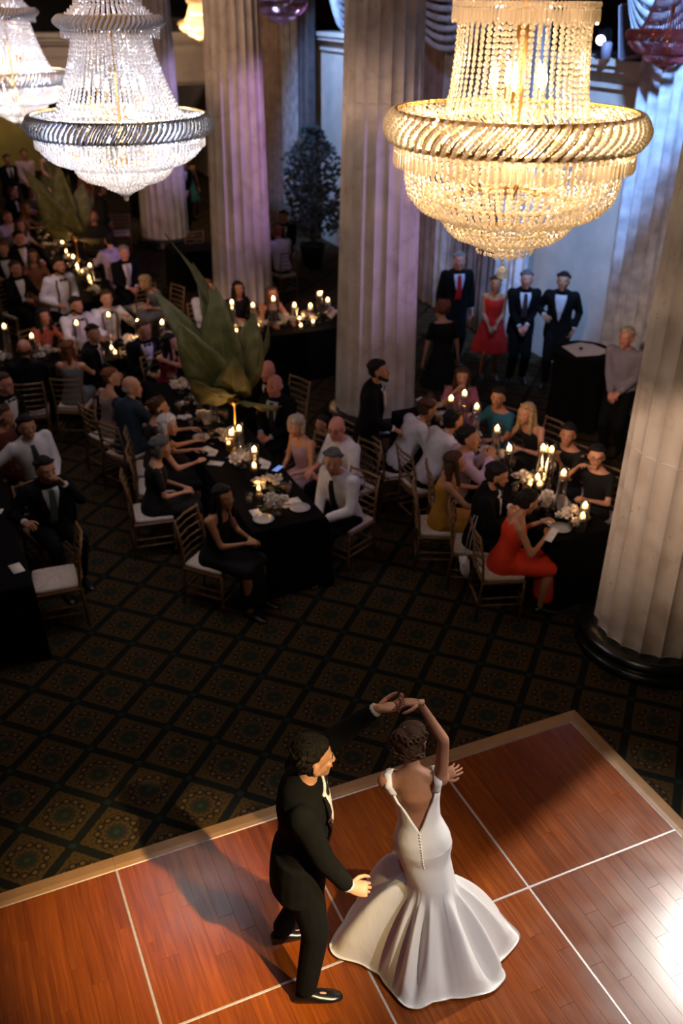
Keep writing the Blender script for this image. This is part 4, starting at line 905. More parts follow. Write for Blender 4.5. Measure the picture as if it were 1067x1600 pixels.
# the guests: label, head at pixel (x, y), facing (degrees, 0 = across the hall, -90 = towards the dance floor)
MEN, LAD = 'men among the seated guests', 'women among the seated guests'
P = person
# long table in the middle
P('woman with long dark hair in black sleeveless top on the near left corner chair', 350, 778, -48, 'gown', fem=True, skin='tan', hair='black', style='long', arms=((-.10, .34, .72), (.0, .37, .73)), col=(.008, .008, .009), yaw=-15, lean=10)
P('dark grey haired woman in black, second along the left side of the long table', 252, 700, -8, 'gown', fem=True, hair='darkgrey', style='bob', arms='lap', col=(.012, .011, .011), sleeve='cap', yaw=-22, lean=8)
P('white haired woman in black resting her bare arm on the long table', 263, 665, -12, 'gown', fem=True, hair='white', style='bob', arms=((-.12, .42, .79), (.12, .44, .76)), col=(.008, .008, .008), yaw=-30, lean=12)
P('dark haired guest mostly hidden behind the white haired woman', 250, 637, -10, 'dress', fem=True, hair='brown', style='curly', arms='table', col=(.03, .02, .02), sleeve='cap', yaw=-10)
P('balding man in dark blue suit seen from behind at the long table', 207, 605, 30, 'suit', hair='ashy', style='bald', arms='table', col=(.018, .032, .055), lean=10, yaw=-60)
P('short haired woman in a grey beige dress beside the blue suit man', 175, 590, 20, 'dress', fem=True, hair='auburn', style='short', arms='lap', col=(.30, .22, .20), yaw=-40)
P('grey haired man in white shirt and black tie at the near right corner', 520, 722, 205, 'shirt', hair='darkgrey', arms=((-.10, .42, .68), (.05, .38, .62)), skin='tan', yaw=35, lean=16, tie=(.006, .006, .006))
P('bald man in glasses and open white shirt behind the black tie man', 525, 670, 195, 'shirt', hair='grey', style='bald', skin='pink', arms=((-.14, .40, .76), (.10, .45, .74)), yaw=30, tie=None, glasses=True, sleeve='rolled', lean=14)
P('woman with ash blonde hair in a lavender sleeveless dress by the long table', 475, 668, 200, 'dress', fem=True, hair='ashy', style='bob', arms='lap', col=(.40, .26, .33), yaw=25, lean=12)
P('bald man in dark suit and pale blue shirt right of the potted palm', 428, 603, 215, 'suit', hair='white', style='bald', skin='pink', col2=(.35, .45, .55), tie=(.02, .02, .03), yaw=5, arms='lap')
P('bald man whose head shows just behind the blue shirted bald man', 417, 580, 200, 'suit', hair='grey', style='bald', skin='pink', arms='lap', yaw=20, lean=20, hipz=.52)
P('child with a reddish face between the lavender woman and bald man in glasses', 500, 664, 200, 'dress', fem=True, k=.74, hipz=.50, skin='tan', hair='black', style='short', arms='lap', col=(.02, .015, .02), sleeve='cap')
P('woman in a dark red dress leaning her cheek on her hand', 268, 535, -60, 'gown', fem=True, hair='black', style='long', arms=((-.10, .36, .72), (-.09, .31, 1.07)), col=(.16, .008, .012), yaw=20, lean=10)
P('man in a tuxedo with bow tie at the far end of the long table', 237, 520, -75, 'tux', hair='brown', arms='lap', tie='bow', yaw=10, skin='tan')
P('man in black suit at the far right seat of the long table, behind the leaves', 0, 0, 200, 'suit', hair='black', arms='table', skin='tan', gnd=(3.55, 10.75))
# groomsmen table across the back
P('standing bearded man in white shirt, bow tie and tan suspenders', 93, 416, -70, 'suspenders', sit=False, hair='black', beard=True, arms=((-.16, .20, 1.10), (.16, .20, 1.06)), tie='bow', skin='tan')
P('seated bearded man in white shirt, bow tie and suspenders in front of the standing one', 120, 478, -72, 'suspenders', hair='black', beard=True, arms='table', tie='bow', skin='tan')
P('seated man in suspenders with his arm bent, right of the other suspendered men', 167, 467, -85, 'suspenders', hair='brown', arms=((-.22, .30, .98), (.14, .42, .80)), tie='bow', lean=2)
P('woman in burnt orange with floral sleeves left of the seated suspendered man', 68, 495, -60, 'dress', fem=True, skin='tan', hair='black', style='long', arms='table', col=(.30, .07, .03), sleeve='cap')
P('dark haired man in black jacket in front of the seated suspendered man', 147, 522, -20, 'suit', hair='black', skin='tan', arms='lap', yaw=-50)
P('woman with long auburn hair in grey dress, seen from behind on a gold chair', 110, 545, 65, 'dress', fem=True, hair='auburn', style='long', arms='table', col=(.13, .14, .15), yaw=-50)
P('bald man in black jacket with his back turned, left end of the back table', 38, 545, 80, 'suit', hair='brown', style='bald', skin='pink', arms='table')
P('man in tuxedo and bow tie at the left edge of the picture', 8, 600, -50, 'tux', hair='brown', skin='pink', arms=((-.10, .30, .80), (.24, .34, .86)), tie='bow', glasses=True)
P('woman with curly brown hair at the left edge', 8, 650, -40, 'dress', fem=True, skin='tan', hair='brown', style='curly', arms='lap', col=(.12, .03, .02), sleeve='cap', lean=14)
P('man in white shirt and dark tie stretching out his right arm', 43, 668, -78, 'shirt', hair='black', skin='tan', arms=((-.05, .34, .66), (.60, .12, .92)), tie=(.02, .03, .03), lean=8, roll=10, handw=(None, None))
P('man in black suit and grey blue tie with his fist on his mouth', 72, 735, -74, 'suit', hair='black', skin='tan', arms=((.06, .17, 1.10), (-.28, .34, .78)) if False else ((-.09, .32, 1.09), (.32, .30, .80)), col2=(.55, .56, .60), tie=(.10, .15, .18), lean=12)
# guests on the far side of the candlelit buffet table
P('man in pale shirt behind the far table, left of the third column', 325, 450, -80, 'shirt', hair='auburn', arms='table', col=(.45, .45, .52), tie=(.03, .03, .03))
P('dark haired woman in black in front of the third column', 367, 452, -85, 'dress', fem=True, hair='black', style='long', skin='tan', arms='table', col=(.01, .01, .01), sleeve='cap')
P('brown haired woman in a black sleeveless dress at the far candlelit table', 425, 460, -85, 'dress', fem=True, hair='brown', style='long', skin='tan', arms='table', col=(.008, .008, .008))
P('person in white shirt seen from behind right of the third column', 432, 362, 100, 'shirt', hair='auburn', skin='tan', arms='table', col=(.55, .52, .62), tie=None, lean=14)
P('dark haired guest between the third column and the white shirted one', 0, 0, -120, 'suit', hair='black', skin='tan', arms='lap', gnd=(6.9, 18.3))
# table behind the front column
P('man in white shirt leaning over with his back to us at the right table', 668, 640, -5, 'shirt', hair='brown', skin='tan', arms='table', tie=None, lean=30, nod=-10)
P('second white shirted man leaning in, closer than the first', 703, 655, 0, 'shirt', hair='black', skin='tan', arms='table', tie=None, lean=26)
P('young woman in a pink dress at the far end of the right table', 722, 590, -120, 'dress', fem=True, hair='brown', style='long', arms='chin', col=(.42, .12, .20), sleeve='cap')
P('woman in a teal blue dress on the far side of the right table', 778, 622, -160, 'dress', fem=True, hair='black', style='updo', skin='tan', arms='table', col=(.02, .10, .16), sleeve='cap', yaw=20)
P('blonde woman reaching both bare arms across the right table', 815, 645, 190, 'dress', fem=True, hair='blonde', style='long', arms='table', col=(.01, .01, .01), lean=22, yaw=10)
P('dark haired man in lavender shirt resting his chin on his hands', 733, 685, -20, 'shirt', hair='black', skin='tan', arms=((-.07, .33, 1.02), (.07, .33, 1.02)), col=(.38, .28, .42), tie=None, yaw=-20)
P('long haired woman in a mustard yellow gown on a gold chair', 715, 718, -25, 'gown', fem=True, hair='brown', style='long', skin='tan', arms='table', col=(.42, .20, .03))
P('bearded man in black tuxedo looking at his phone at the right table', 773, 742, -35, 'tux', hair='black', beard=True, skin='tan', arms=((-.10, .30, .84), (.06, .32, .84)), tie='bow', lean=8, nod=-12)
P('woman with dark updo in an orange red dress texting on the nearest chair', 825, 785, -18, 'gown', fem=True, hair='black', style='updo', skin='tan', arms=((-.10, .38, .88), (.10, .36, .84)), col=(.55, .035, .012), lean=14, yaw=15, nod=-16)
P('woman in black with hair tied back, arms crossed behind the right table', 887, 680, 195, 'dress', fem=True, hair='black', style='short', skin='tan', arms=((-.02, .24, .92), (.04, .26, .95)), col=(.01, .01, .011), sleeve='cap', yaw=30)
P('woman in black with glasses holding her chin beside the front column', 932, 714, 200, 'dress', fem=True, hair='black', style='short', skin='fair', arms=((-.10, .34, .80), (.09, .30, 1.07)), col=(.01, .01, .011), sleeve='cap', glasses=True, yaw=30)
# standing
ST = 'guests standing by the right hand wall'
P('bearded man in a tuxedo standing in front of the middle column', 593, 580, -30, 'tux', sit=False, hair='black', beard=True, skin='tan', arms=((-.22, .05, .80), (.16, .30, .98)), tie='bow', yaw=-10)
P('white haired man in black suit and red tie standing by the drapes', 718, 408, -105, 'suit', sit=False, hair='grey', skin='pink', arms='hang', tie=(.45, .01, .01), col2=(.45, .48, .60), group=ST, k=1.04)
P('woman in a knee length red dress standing under the chandelier tip', 775, 444, -120, 'dress', sit=False, fem=True, hair='brown', skin='tan', arms='front', col=(.50, .02, .015), group=ST)
P('man in black suit and dark brown tie standing behind the round table', 823, 437, -115, 'suit', sit=False, hair='darkgrey', skin='pink', arms='front', tie=(.05, .025, .03), col2=(.6, .6, .68), group=ST)
P('dark haired man in suit and open white shirt standing by the round table', 880, 440, -130, 'suit', sit=False, hair='black', skin='tan', arms='pocket', tie=None, col2=(.5, .56, .68), group=ST, k=1.02)
P('woman in a black dress standing with her back to us beside the middle column', 690, 482, 80, 'dress', sit=False, fem=True, hair='auburn', skin='fair', style='curly', arms='hang', col=(.006, .006, .007), sleeve='cap')
P('grey haired person in speckled grey top half hidden by the front column', 978, 528, -150, 'shirt', sit=False, hair='ashy', skin='pink', arms='front', col=(.20, .18, .22), tie=None)
# far crowd
FC = 'guests in the far left of the hall'
def FP(label, px, py, face, outfit, sit=True, **kw): P(label, px, py, face, outfit, sit, group=FC, vox=.03, hvox=.0095, **kw)
FP('grey haired man in dark suit and striped tie seated right of the candle row', 190, 396, -80, 'suit', hair='grey', skin='pink', arms='lap', tie=(.35, .30, .28))
FP('woman with blonde hair and a pale headband bending forward', 226, 442, 200, 'dress', fem=True, hair='blonde', style='bob', arms='lap', col=(.12, .12, .15), sleeve='cap', lean=34)
FP('bald pink headed man left of the standing waiter', 147, 340, 70, 'shirt', hair='grey', style='bald', skin='pink', arms='table', col=(.05, .05, .05), tie=None)
FP('seated guest in a mauve grey shirt below the bald pink headed man', 165, 375, 100, 'shirt', hair='black', arms='table', col=(.36, .30, .42), tie=None)
FP('man in black jacket with raised face at the top left corner group', 12, 250, -70, 'suit', sit=False, hair='brown', skin='tan', arms='front')
FP('standing guest in pale pink shirt at the mustard wall', 38, 242, -80, 'shirt', sit=False, hair='auburn', skin='tan', arms='front', col=(.50, .34, .38), tie=None)
FP('blonde woman with big curly updo standing before the mustard wall', 72, 238, -60, 'gown', sit=False, fem=True, hair='blonde', style='curly', arms='front', col=(.10, .09, .03))
FP('woman in burnt orange gown behind the glowing chandelier bowl', 134, 262, -60, 'gown', sit=False, fem=True, hair='auburn', skin='tan', arms='hang', col=(.40, .05, .01))
FP('waiter in white shirt and black vest standing beside the mauve panel', 158, 296, 10, 'suit', sit=False, hair='brown', skin='tan', arms='front', col=(.02, .02, .02), col2=(.4, .34, .42))
FP('guest in dark clothes standing in the dim passage left of third column', 0, 0, -90, 'dress', sit=False, gnd=(6.6, 24.3), fem=True, hair='black', skin='tan', arms='hang', col=(.04, .15, .18))
FP('man behind the far small table left of the third column', 0, 0, -90, 'suit', sit=False, hair='grey', skin='pink', arms='front', gnd=(6.15, 23.2))
r_ = random.Random(11)
crowd = [(20, 302, 'suit', 0), (40, 325, 'dress', 1), (12, 340, 'shirt', 0), (52, 300, 'dress', 1), (30, 372, 'suit', 0), (62, 345, 'dress', 1), (88, 300, 'suit', 0), (5, 390, 'suit', 0), (48, 400, 'dress', 1), (25, 420, 'suit', 0)]
cn_ = ['man in dark jacket seated just under the mustard wall group', 'woman in dusty rose seated left of the candle row start', 'man in pale shirt seated near the far left edge', 'woman in olive seated beneath the blonde curly updo', 'man in dark jacket second from the top of the candle row', 'woman in cream blouse beside the first candle of the row', 'man in dark jacket seated in the gloom under the chandelier', 'man in dark jacket at the left edge level with the candle row', 'woman with brown hair by the middle of the candle row', 'man in black jacket at the left edge above the standing suspendered man']
cc = [None, (.30, .16, .16), (.42, .36, .42), (.10, .10, .04), None, (.36, .30, .24), None, None, (.20, .08, .05), None]
for (x, y, of, fm), nm, c_ in zip(crowd, cn_, cc):
    FP(nm, x, y, r_.choice((-60, -20, -90)), of, fem=bool(fm), hair=r_.choice(('brown', 'black', 'auburn')), style='long' if fm else 'short', skin=r_.choice(('tan', 'pink')), arms='table', tie=None, **({'col': c_} if c_ else {}), **({'sleeve': 'cap'} if fm else {}))

# chairs -------------------------------------------------------------------
def chair_proto():
    root = empty('ballroom_chair', (0, 0, 0), 'x', 'chair', 'gold ballroom chairs with cream cushions')
    def rod(name, pts, r, beads=True):
        g = G(); g.tube(pts, r, 7)
        a, b = Vector(pts[0]), Vector(pts[-1])
        if beads:
            for t in (.2, .24, .5, .54, .8, .84): g.ell(a.lerp(b, t), (r*1.45,)*3, nu=6, nv=4)
        return obj(name, g, M_DGOLD, root, True)
    for s in (-1, 1):
        rod('leg', [(s*.17, .19, 0), (s*.18, .19, .43)], .013); g = G(); g.tube([(s*.175, -.24, 0), (s*.18, -.20, .43), (s*.185, -.215, .66), (s*.185, -.265, .92)], [.012, .014, .013, .011], 7); obj('back_post', g, M_DGOLD, root, True)
        rod('stretcher', [(s*.172, .19, .17), (s*.177, -.225, .17)], .009); rod('stretcher', [(s*.174, .19, .25), (s*.178, -.22, .25)], .009)
    for y, z in ((.19, .14), (.19, .23), (-.225, .2)): rod('stretcher', [(-.175, y, z), (.175, y, z)], .009)
    g = G(); g.box((0, -.005, .425), (.40, .41, .035), bevel=.01); obj('seat_frame', g, M_DGOLD, root)
    for k, z in enumerate((.90, .83, .75, .67, .59, .51)):
        y = -.215-.19*max(0, z-.66)-.0; pts = [(-.185, y, z), (0, y-.025, z), (.185, y, z)]; g = G(); g.tube(pts, .014 if k == 0 else .0085, 6)
        for x in (-.12, -.05, .05, .12): g.ell((x, y-.018, z), (.013, .013, .013), nu=6, nv=4)
        obj('back_rail' if k else 'top_rail', g, M_DGOLD, root, True)
    g = G(); rows = []
    for z, s_ in ((.440, .185), (.452, .195), (.475, .195), (.487, .18), (.490, .10)): rows.append([(s_*cs*1.0, s_*sn-.0, z) for cs, sn in [(max(-1, min(1, 1.35*cos(a))), max(-1, min(1, 1.35*sin(a)))) for a in [2*pi*i/24 for i in range(24)]]])
    g.loft(rows); obj('seat_cushion', g, M_CUSHION, root, True); return root
cp_ = chair_proto(); cu_ = [False]
STOP = set('and in with a the of at on to by his her our out before behind beside from right left near far second two black'.split())
def short(l, n=0):
    w_ = l.replace(',', '').split(); al = [s_[2].replace(',', '').split() for s_ in SEATED]
    for n in range(3, len(w_)+1):
        if sum(a[:n] == w_[:n] for a in al) == 1 and w_[n-1] not in STOP: return ' '.join(w_[:n])
    return ' '.join(w_)
for base, fa, lab, nm in SEATED:
    d = Vector((cos(fa), sin(fa), 0)); place(cp_, cu_, base-d*.015+Vector((0, 0, -.012)), fa-pi/2, 'gold chair seating the '+short(lab), 'gold ballroom chairs with cream cushions')
for (x, y, f_, lab) in ((86, 905, 176, 'empty gold chair with bright cream seat by the near left black table'), (218, 481, 110, 'empty gold chair with cream cushion behind the back table'), (190, 364, 80, 'empty chair with pale cushion under the glowing bowl chandelier'), (20, 622, 60, 'empty gold ladder back chair behind the left edge tuxedo man'), (300, 392, 90, 'empty chair with pale seat left of the third column')):
    p = at(x, y, .46); p.z = 0; place(cp_, cu_, p, radians(f_)-pi/2, lab, 'gold ballroom chairs with cream cushions')
# tables ---------------------------------------------------------------------
CARPETZ = 0
def long_table(u0, u1, v0, v1, lab, z=.76, far=False):
    cx, cy_ = (u0+u1)/2, (v0+v1)/2; root = empty('banquet_table', (cx, cy_, 0), 'banquet table under the cloth, '+lab, 'table', 'long banquet tables'); w_, l_ = u1-u0, v1-v0
    g = G(); g.box((0, 0, z-.03), (w_-.02, l_-.02, .03)); obj('tabletop', g, M_DARK, root)
    for sx in (-1, 1):
        for sy in (-1, 1): g = G(); g.tube([(sx*(w_/2-.1), sy*(l_/2-.25), 0), (sx*(w_/2-.1), sy*(l_/2-.25), z-.04)], .014, 6); obj('leg', g, M_DARK, root)
    g = G(); n = 8; P0 = []; r = random.Random(int(cx*10))
    per = []; 
    for (ax, ay, bx, by) in ((-1, -1, 1, -1), (1, -1, 1, 1), (1, 1, -1, 1), (-1, 1, -1, -1)):
        L = (abs(bx-ax)*w_+abs(by-ay)*l_)/2; m_ = max(3, int(L/.16))
        for i in range(m_): t = i/m_; per.append((ax+(bx-ax)*t, ay+(by-ay)*t))
    rows = []
    for k, (zz, o) in enumerate(((z+.002, -.01), (z, .004), (z-.03, .012), (z-.3, .02), (z-.55, .03), (.012, .04))):
        row = []
        for i, (x, y) in enumerate(per):
            f_ = .028*sin(i*1.9+.6*sin(i))*max(0, (k-1)/4); row.append((cx+x*(w_/2+o+f_), cy_+y*(l_/2+o+f_), zz))
        rows.append(row)
    g.loft(rows, caps=False); nb_ = len(per); g.add([(p[0], p[1], p[2]) for p in rows[0]], [tuple(range(nb_))]); tag(obj('tablecloth', g, M_BLACKCLOTH, smooth=False), 'black floor length tablecloth, '+lab, 'tablecloth', 'black tablecloths'); return z
TZ = .764
TB = dict(mid=(2.36, 3.10, 7.25, 11.35), right=(4.86, 5.50, 6.0, 9.35), back=(-.3, 3.35, 12.42, 13.12), buf=(3.95, 6.15, 12.55, 13.25), far=(2.2, 2.9, 15.3, 20.6), left=(-.40, .36, 7.15, 11.0), t5=(4.5, 6.3, 17.9, 18.6), t9=(5.4, 7.0, 25.0, 25.7))
LB = dict(mid='on the long middle table', right='on the table behind the front column', back='on the back table by the suspendered men', buf='on the far buffet table', far='on the far left row table', left='on the left edge table', t5='on the dim table by the third column', t9='on the farthest back table')
for k_, b_ in TB.items(): long_table(*b_, LB[k_])
rt = empty('cocktail_table', (7.80, 9.62, 0), 'tall round cocktail table near the wall under a black cloth', 'table'); g = G(); g.lathe([(0, 1.02), (.38, 1.02), (.38, 1.045), (0, 1.045)], 28); obj('tabletop', g, M_DARK, rt); g = G(); g.lathe([(.22, 0), (.22, .02), (.03, .04), (.03, 1.02)], 16); obj('pedestal', g, M_DARK, rt)
g = G(); g.loft([[(7.80+(r_0+f_*sin(7*a))*cos(a), 9.62+(r_0+f_*sin(7*a))*sin(a), z) for a in [2*pi*i/56 for i in range(56)]] for r_0, z, f_ in ((.36, 1.053, 0), (.39, 1.048, 0), (.395, 1.0, .004), (.36, .6, .03), (.38, .02, .05))], caps=False); n_ = 56; g.add([(7.80+.36*cos(2*pi*i/56), 9.62+.36*sin(2*pi*i/56), 1.053) for i in range(56)], [tuple(range(56))]); tag(obj('tablecloth', g, M_BLACKCLOTH), 'black cloth on the tall round cocktail table near the wall', 'tablecloth')
g = G(); g.loft([[(7.80+x*1.0, 9.62+y, z) for x, y in ((-.26, -.20), (.05, -.27), (.27, -.22), (.24, .10), (.12, .24), (-.20, .20))] for z in (1.056, 1.064)]); tag(obj('paper_cloth', g, M_WHITE), 'white cloth lying on top of the tall round cocktail table', 'napkin')
g = G(); g.ell((7.74, 9.60, 1.085), (.03, .02, .02), nu=8, nv=6); g.ell((7.76, 9.62, 1.08), (.015, .015, .015), nu=8, nv=6); tag(obj('keepsake', g, M_DARK, smooth=True), 'small dark item on the white cloth of the cocktail table', 'trinket')
# table settings ----------------------------------------------------------------
def rose_mesh(R=.055):
    g = G(); r = random.Random(4)
    for k, (n, rr, h, tl) in enumerate(((3, .30, .55, .05), (4, .5, .5, .2), (5, .72, .38, .45), (6, .95, .22, .75))):
        for i in range(n):
            a0 = 2*pi*(i+.5*k)/n; w_ = 2*pi/n*.75; rows = []
            for t in (0, .4, .75, 1):
                row = []
                for s_ in (-1, -.35, .35, 1):
                    a = a0+s_*w_*(.35+.4*sin(pi*min(1, t+.2))); q = R*rr*(.35+.65*t**.6)*(1+.12*tl*(t > .9)); zz = R*(-.3+(h+.75)*sin(t*pi/2*.9)*(1-.25*tl)-.12*abs(s_)*t-(.18*tl*(t > .9))); row.append((q*cos(a), q*sin(a), zz))
                rows.append(row)
            g.loft(rows, caps=False, closed=False)
    g.ell((0, 0, 0), (R*.35, R*.35, R*.5), nu=8, nv=5); return g.mesh('rose', M_PETAL, True)
ROSE = rose_mesh()
g = G(); g.loft([[(x*w_, y, z) for x, z in ((-1, .004), (0, 0), (1, .004))] for y, w_, z in ((0, .004, 0), (.03, .018, 0), (.06, .016, 0), (.09, .002, 0))], caps=False, closed=False); LEAFM = g.mesh('leaf', M_LEAF, True)
g = G(); g.lathe([(0, 0), (.045, 0), (.05, .01), (.05, .09), (.047, .09), (.045, .012), (0, .012)], 14); VASE = g.mesh('vase', M_GLASS, True)
r_ = random.Random(21)
def flowers(u_, v_, lab, n=6, spread=.12, h=.13):
    root = empty('flower_arrangement', (u_, v_, TZ), lab, 'flowers', 'cream rose arrangements along the tables'); link('vase', VASE, root)
    for i in range(n):
        a = i*2.4+r_.random(); d = spread*sqrt((i+.2)/n); o = link('rose', ROSE, root, (d*cos(a), d*sin(a)*1.3, h+.03*r_.random()-.05*(d/spread))); s_ = r_.uniform(.75, 1.25); o.scale = (s_,)*3; o.rotation_euler = (r_.uniform(-.4, .4)+.5*sin(a), r_.uniform(-.4, .4)-.5*cos(a), r_.random()*6)
    for i in range(5): a = i*1.26+r_.random(); o = link('leaf', LEAFM, root, (.04*cos(a), .04*sin(a), h-.04)); o.rotation_euler = (r_.uniform(-.2, .5), 0, a-pi/2); o.scale = (1.6,)*3
ORD = ['nearest', 'second nearest', 'third nearest', 'fourth nearest', 'fifth nearest', 'sixth nearest', 'farthest but one', 'farthest']
ORDL = ['leftmost', 'second from the left', 'third from the left', 'fourth from the left', 'fifth from the left', 'sixth from the left', 'seventh from the left']
for k_, vs2 in (('mid', (7.5, 7.95, 8.6, 9.2, 9.75, 10.35, 10.9)), ('right', (6.2, 6.55, 7.0, 7.6, 8.1, 8.6, 9.1)), ('far', (15.6, 16.6, 17.8, 19.0))):
    b_ = TB[k_]
    for i, v_ in enumerate(vs2): flowers((b_[0]+b_[1])/2+r_.uniform(-.06, .06), v_, 'cream roses in glass, %s, %s' % (ORD[i], LB[k_]), 7 if k_ != 'far' else 4)
for k_, us2 in (('back', (.2, .75, 1.35, 1.9, 2.5, 3.05)), ('buf', (4.1, 4.45, 4.85, 5.2, 5.6, 5.95))):
    b_ = TB[k_]
    for i, u_ in enumerate(us2): flowers(u_, (b_[2]+b_[3])/2+r_.uniform(-.06, .06), 'cream roses in glass, %s, %s' % (ORDL[i], LB[k_]), 6)
NTH = 'first second third fourth fifth sixth seventh eighth ninth tenth eleventh twelfth thirteenth fourteenth fifteenth sixteenth'.split()
def candle(x, y, tb, i, big=True):
    b_ = TB[tb]; along = (b_[1]-b_[0]) < (b_[3]-b_[2]); best = None
    for q in range(40):
        z = .86+.012*q; p = at(x, y, z); e = abs(p.x-(b_[0]+b_[1])/2) if along else abs(p.y-(b_[2]+b_[3])/2)
        e += .25*abs(z-(1.02 if big else .88))
        if best is None or e < best[0]: best = (e, p)
    p = best[1]; p.x = min(max(p.x, b_[0]+.07), b_[1]-.07); p.y = min(max(p.y, b_[2]+.07), b_[3]-.07); hz = p.z-TZ
    root = empty('candle_holder', (p.x, p.y, TZ), ('%s lit candle ' % NTH[i])+('from near, ' if along else 'from left, ')+('tall, ' if hz > .18 else 'low, ')+LB[tb], 'candle', 'lit candles '+LB[tb][3:])
    rv = .047 if hz > .18 else .034; wt = hz-.035
    g = G(); g.lathe([(0, 0), (rv*.9, 0), (rv, .01), (rv, hz+.03), (rv-.002, hz+.03), (rv-.003, .008), (0, .008)], 14); obj('glass_cylinder', g, M_GLASS, root, True)
    g = G(); g.lathe([(0, wt-.028 if hz > .18 else .01), (rv*.8, wt-.026 if hz > .18 else .012), (rv*.84, wt-.005), (rv*.6, wt), (0, wt)], 12); c_ = obj('candle', g, M_WAX, root, True)
    fs = 1.7 if hz > .18 else 1.3  # flame mesh is enlarged so its shape takes in the bloom
    g = G(); g.lathe([(.0005, wt+.002), (.011*fs, wt+.006*fs), (.0145*fs, wt+.014*fs), (.009*fs, wt+.024*fs), (.0008, wt+.034*fs)], 10); obj('flame', g, M_FLAME, c_, True)
    l = bpy.data.lights.new('candle_light', 'POINT'); l.energy = 1.6 if hz > .18 else .8; l.color = (1, .55, .22); l.shadow_soft_size = .015; link('candle_light', l, root, (0, 0, hz+.022))
for tb, L in (('mid', ((427, 776), (404, 760), (397, 700), (397, 725), (373, 667), (357, 689), (361, 674), (323, 645), (332, 612), (309, 586))), ('right', ((929, 817), (941, 806), (881, 736), (843, 753), (840, 743), (828, 753), (862, 700), (849, 697), (796, 698), (777, 667), (745, 633), (726, 612), (705, 620))),
               ('buf', ((332, 482), (362, 471), (369, 514), (395, 475), (403, 506), (427, 465), (460, 475), (468, 495), (470, 506), (485, 476), (489, 500), (499, 457), (512, 467))), ('back', ((6, 508), (49, 523), (119, 503), (169, 490), (174, 541), (180, 549), (209, 530), (215, 501), (253, 502))),
               ('far', ((146, 447), (141, 438), (139, 432), (140, 413), (128, 422), (121, 418), (120, 413), (114, 400), (107, 398), (103, 391), (97, 377), (92, 370), (85, 370), (79, 358), (73, 354), (76, 341))), ('t9', ((218, 294), (221, 325)))):
    for i, (x, y) in enumerate(sorted(L, key=(lambda q: q[0]) if tb in ('buf', 'back', 't9') else (lambda q: -q[1]))): candle(x, y, tb, i)
# glasses, plates, cards, napkins
def proto(name, g, m, cat): o = obj(name, g, m, smooth=True); return tag(o, 'x', cat)
def multi(base_name, parts, cat):
    root = empty(base_name, (0, 0, 0), 'x', cat)
    for nm, g, m in parts: obj(nm, g, m, root, True)
    return root
g1 = G(); g1.lathe([(0, 0), (.032, 0), (.032, .003), (.004, .008), (.0035, .075), (.02, .09), (.036, .115), (.037, .14), (.03, .17), (.029, .17), (.034, .14), (.033, .117), (.018, .094), (0, .088)], 14)
g2 = G(); g2.lathe([(0, .09), (.017, .095), (.031, .116), (.0315, .125), (0, .125)], 12)
wine = multi('wine_glass', (('bowl', g1, M_GLASS), ('wine', g2, mat('amber_drink', (.30, .12, .03), .2, var=0))), 'glass'); wu = [False]
g1 = G(); g1.lathe([(0, 0), (.03, 0), (.034, .11), (.032, .11), (.029, .006), (0, .006)], 14); g2 = G(); g2.lathe([(0, .008), (.028, .008), (.0305, .07), (0, .07)], 12)
tumb = multi('tumbler', (('glass_wall', g1, M_GLASS), ('water', g2, mat('iced_drink', (.35, .28, .22), .1, var=0))), 'glass'); tu = [False]
g = G(); g.lathe([(0, 0), (.06, 0), (.062, .004), (.10, .014), (.102, .017), (.06, .008), (0, .007)], 24); plate = proto('side_plate', g, M_CERAMIC, 'plate'); pu = [False]
g = G(); g.box((0, 0, .0015), (.10, .16, .003)); card = proto('menu_card', g, mat('ivory_card', (.72, .68, .62), .7, var=.03), 'card'); cu2 = [False]
g = G(); g.box((0, 0, .008), (.13, .09, .016), bevel=.006); g.box((.03, 0, .02), (.07, .08, .012), bevel=.005); napk = proto('napkin', g, M_WHITE, 'napkin'); nu_ = [False]
done = 0
for base, fa, lab, nm in SEATED:
    d = Vector((cos(fa), sin(fa), 0)); tb = min(TB, key=lambda k: max(TB[k][0]-base.x, base.x-TB[k][1], 0)+max(TB[k][2]-base.y, base.y-TB[k][3], 0)); b_ = TB[tb]
    ds = max(b_[0]-base.x, base.x-b_[1], 0)+max(b_[2]-base.y, base.y-b_[3], 0)
    if ds > .55: continue
    along = (b_[1]-b_[0]) < (b_[3]-b_[2]); x = min(max(base.x, b_[0]+(.13 if along else .3)), b_[1]-(.13 if along else .3)); y = min(max(base.y, b_[2]+(.3 if along else .13)), b_[3]-(.3 if along else .13)); o = Vector((0, 1, 0)) if along else Vector((1, 0, 0)); n_ = Vector((1 if base.x < x else -1, 0, 0)) if along else Vector((0, 1 if base.y < y else -1, 0))
    p = Vector((x, y, TZ)); who = 'before the '+short(lab, 8); q = done % 4
    place(wine, wu, p+o*.16+n_*.10, 0, 'wine glass '+who); place(tumb, tu, p+o*.24+n_*.02, 0, 'tumbler '+who)
    if q in (0, 2): place(plate, pu, p-o*.12+n_*.04, 0, 'white plate '+who)
    if q in (0, 1, 3): place(card, cu2, p+o*.03+n_*.02, .4*q, 'ivory card '+who)
    if q in (1, 2): place(napk, nu_, p-o*.10+n_*.03, q, 'white napkin '+who)
    done += 1
for x, y, a_, lab in ((337, 724, .9, 'white menu card alone on the dark left side of the long middle table'), (411, 808, .5, 'white card at the near end of the long middle table'), (26, 888, .2, 'white card on the near corner of the left edge table')):
    p = at(x, y, TZ); place(card, cu2, p, a_, lab)
for x, y, lab in ((290, 653, 'folded napkin before the white haired woman, left table side'), (283, 632, 'folded napkin on the left side of the middle table, above the other'), (449, 790, 'napkin near the front right corner of the middle table')):
    p = at(x, y, TZ); place(napk, nu_, p, .4, lab)
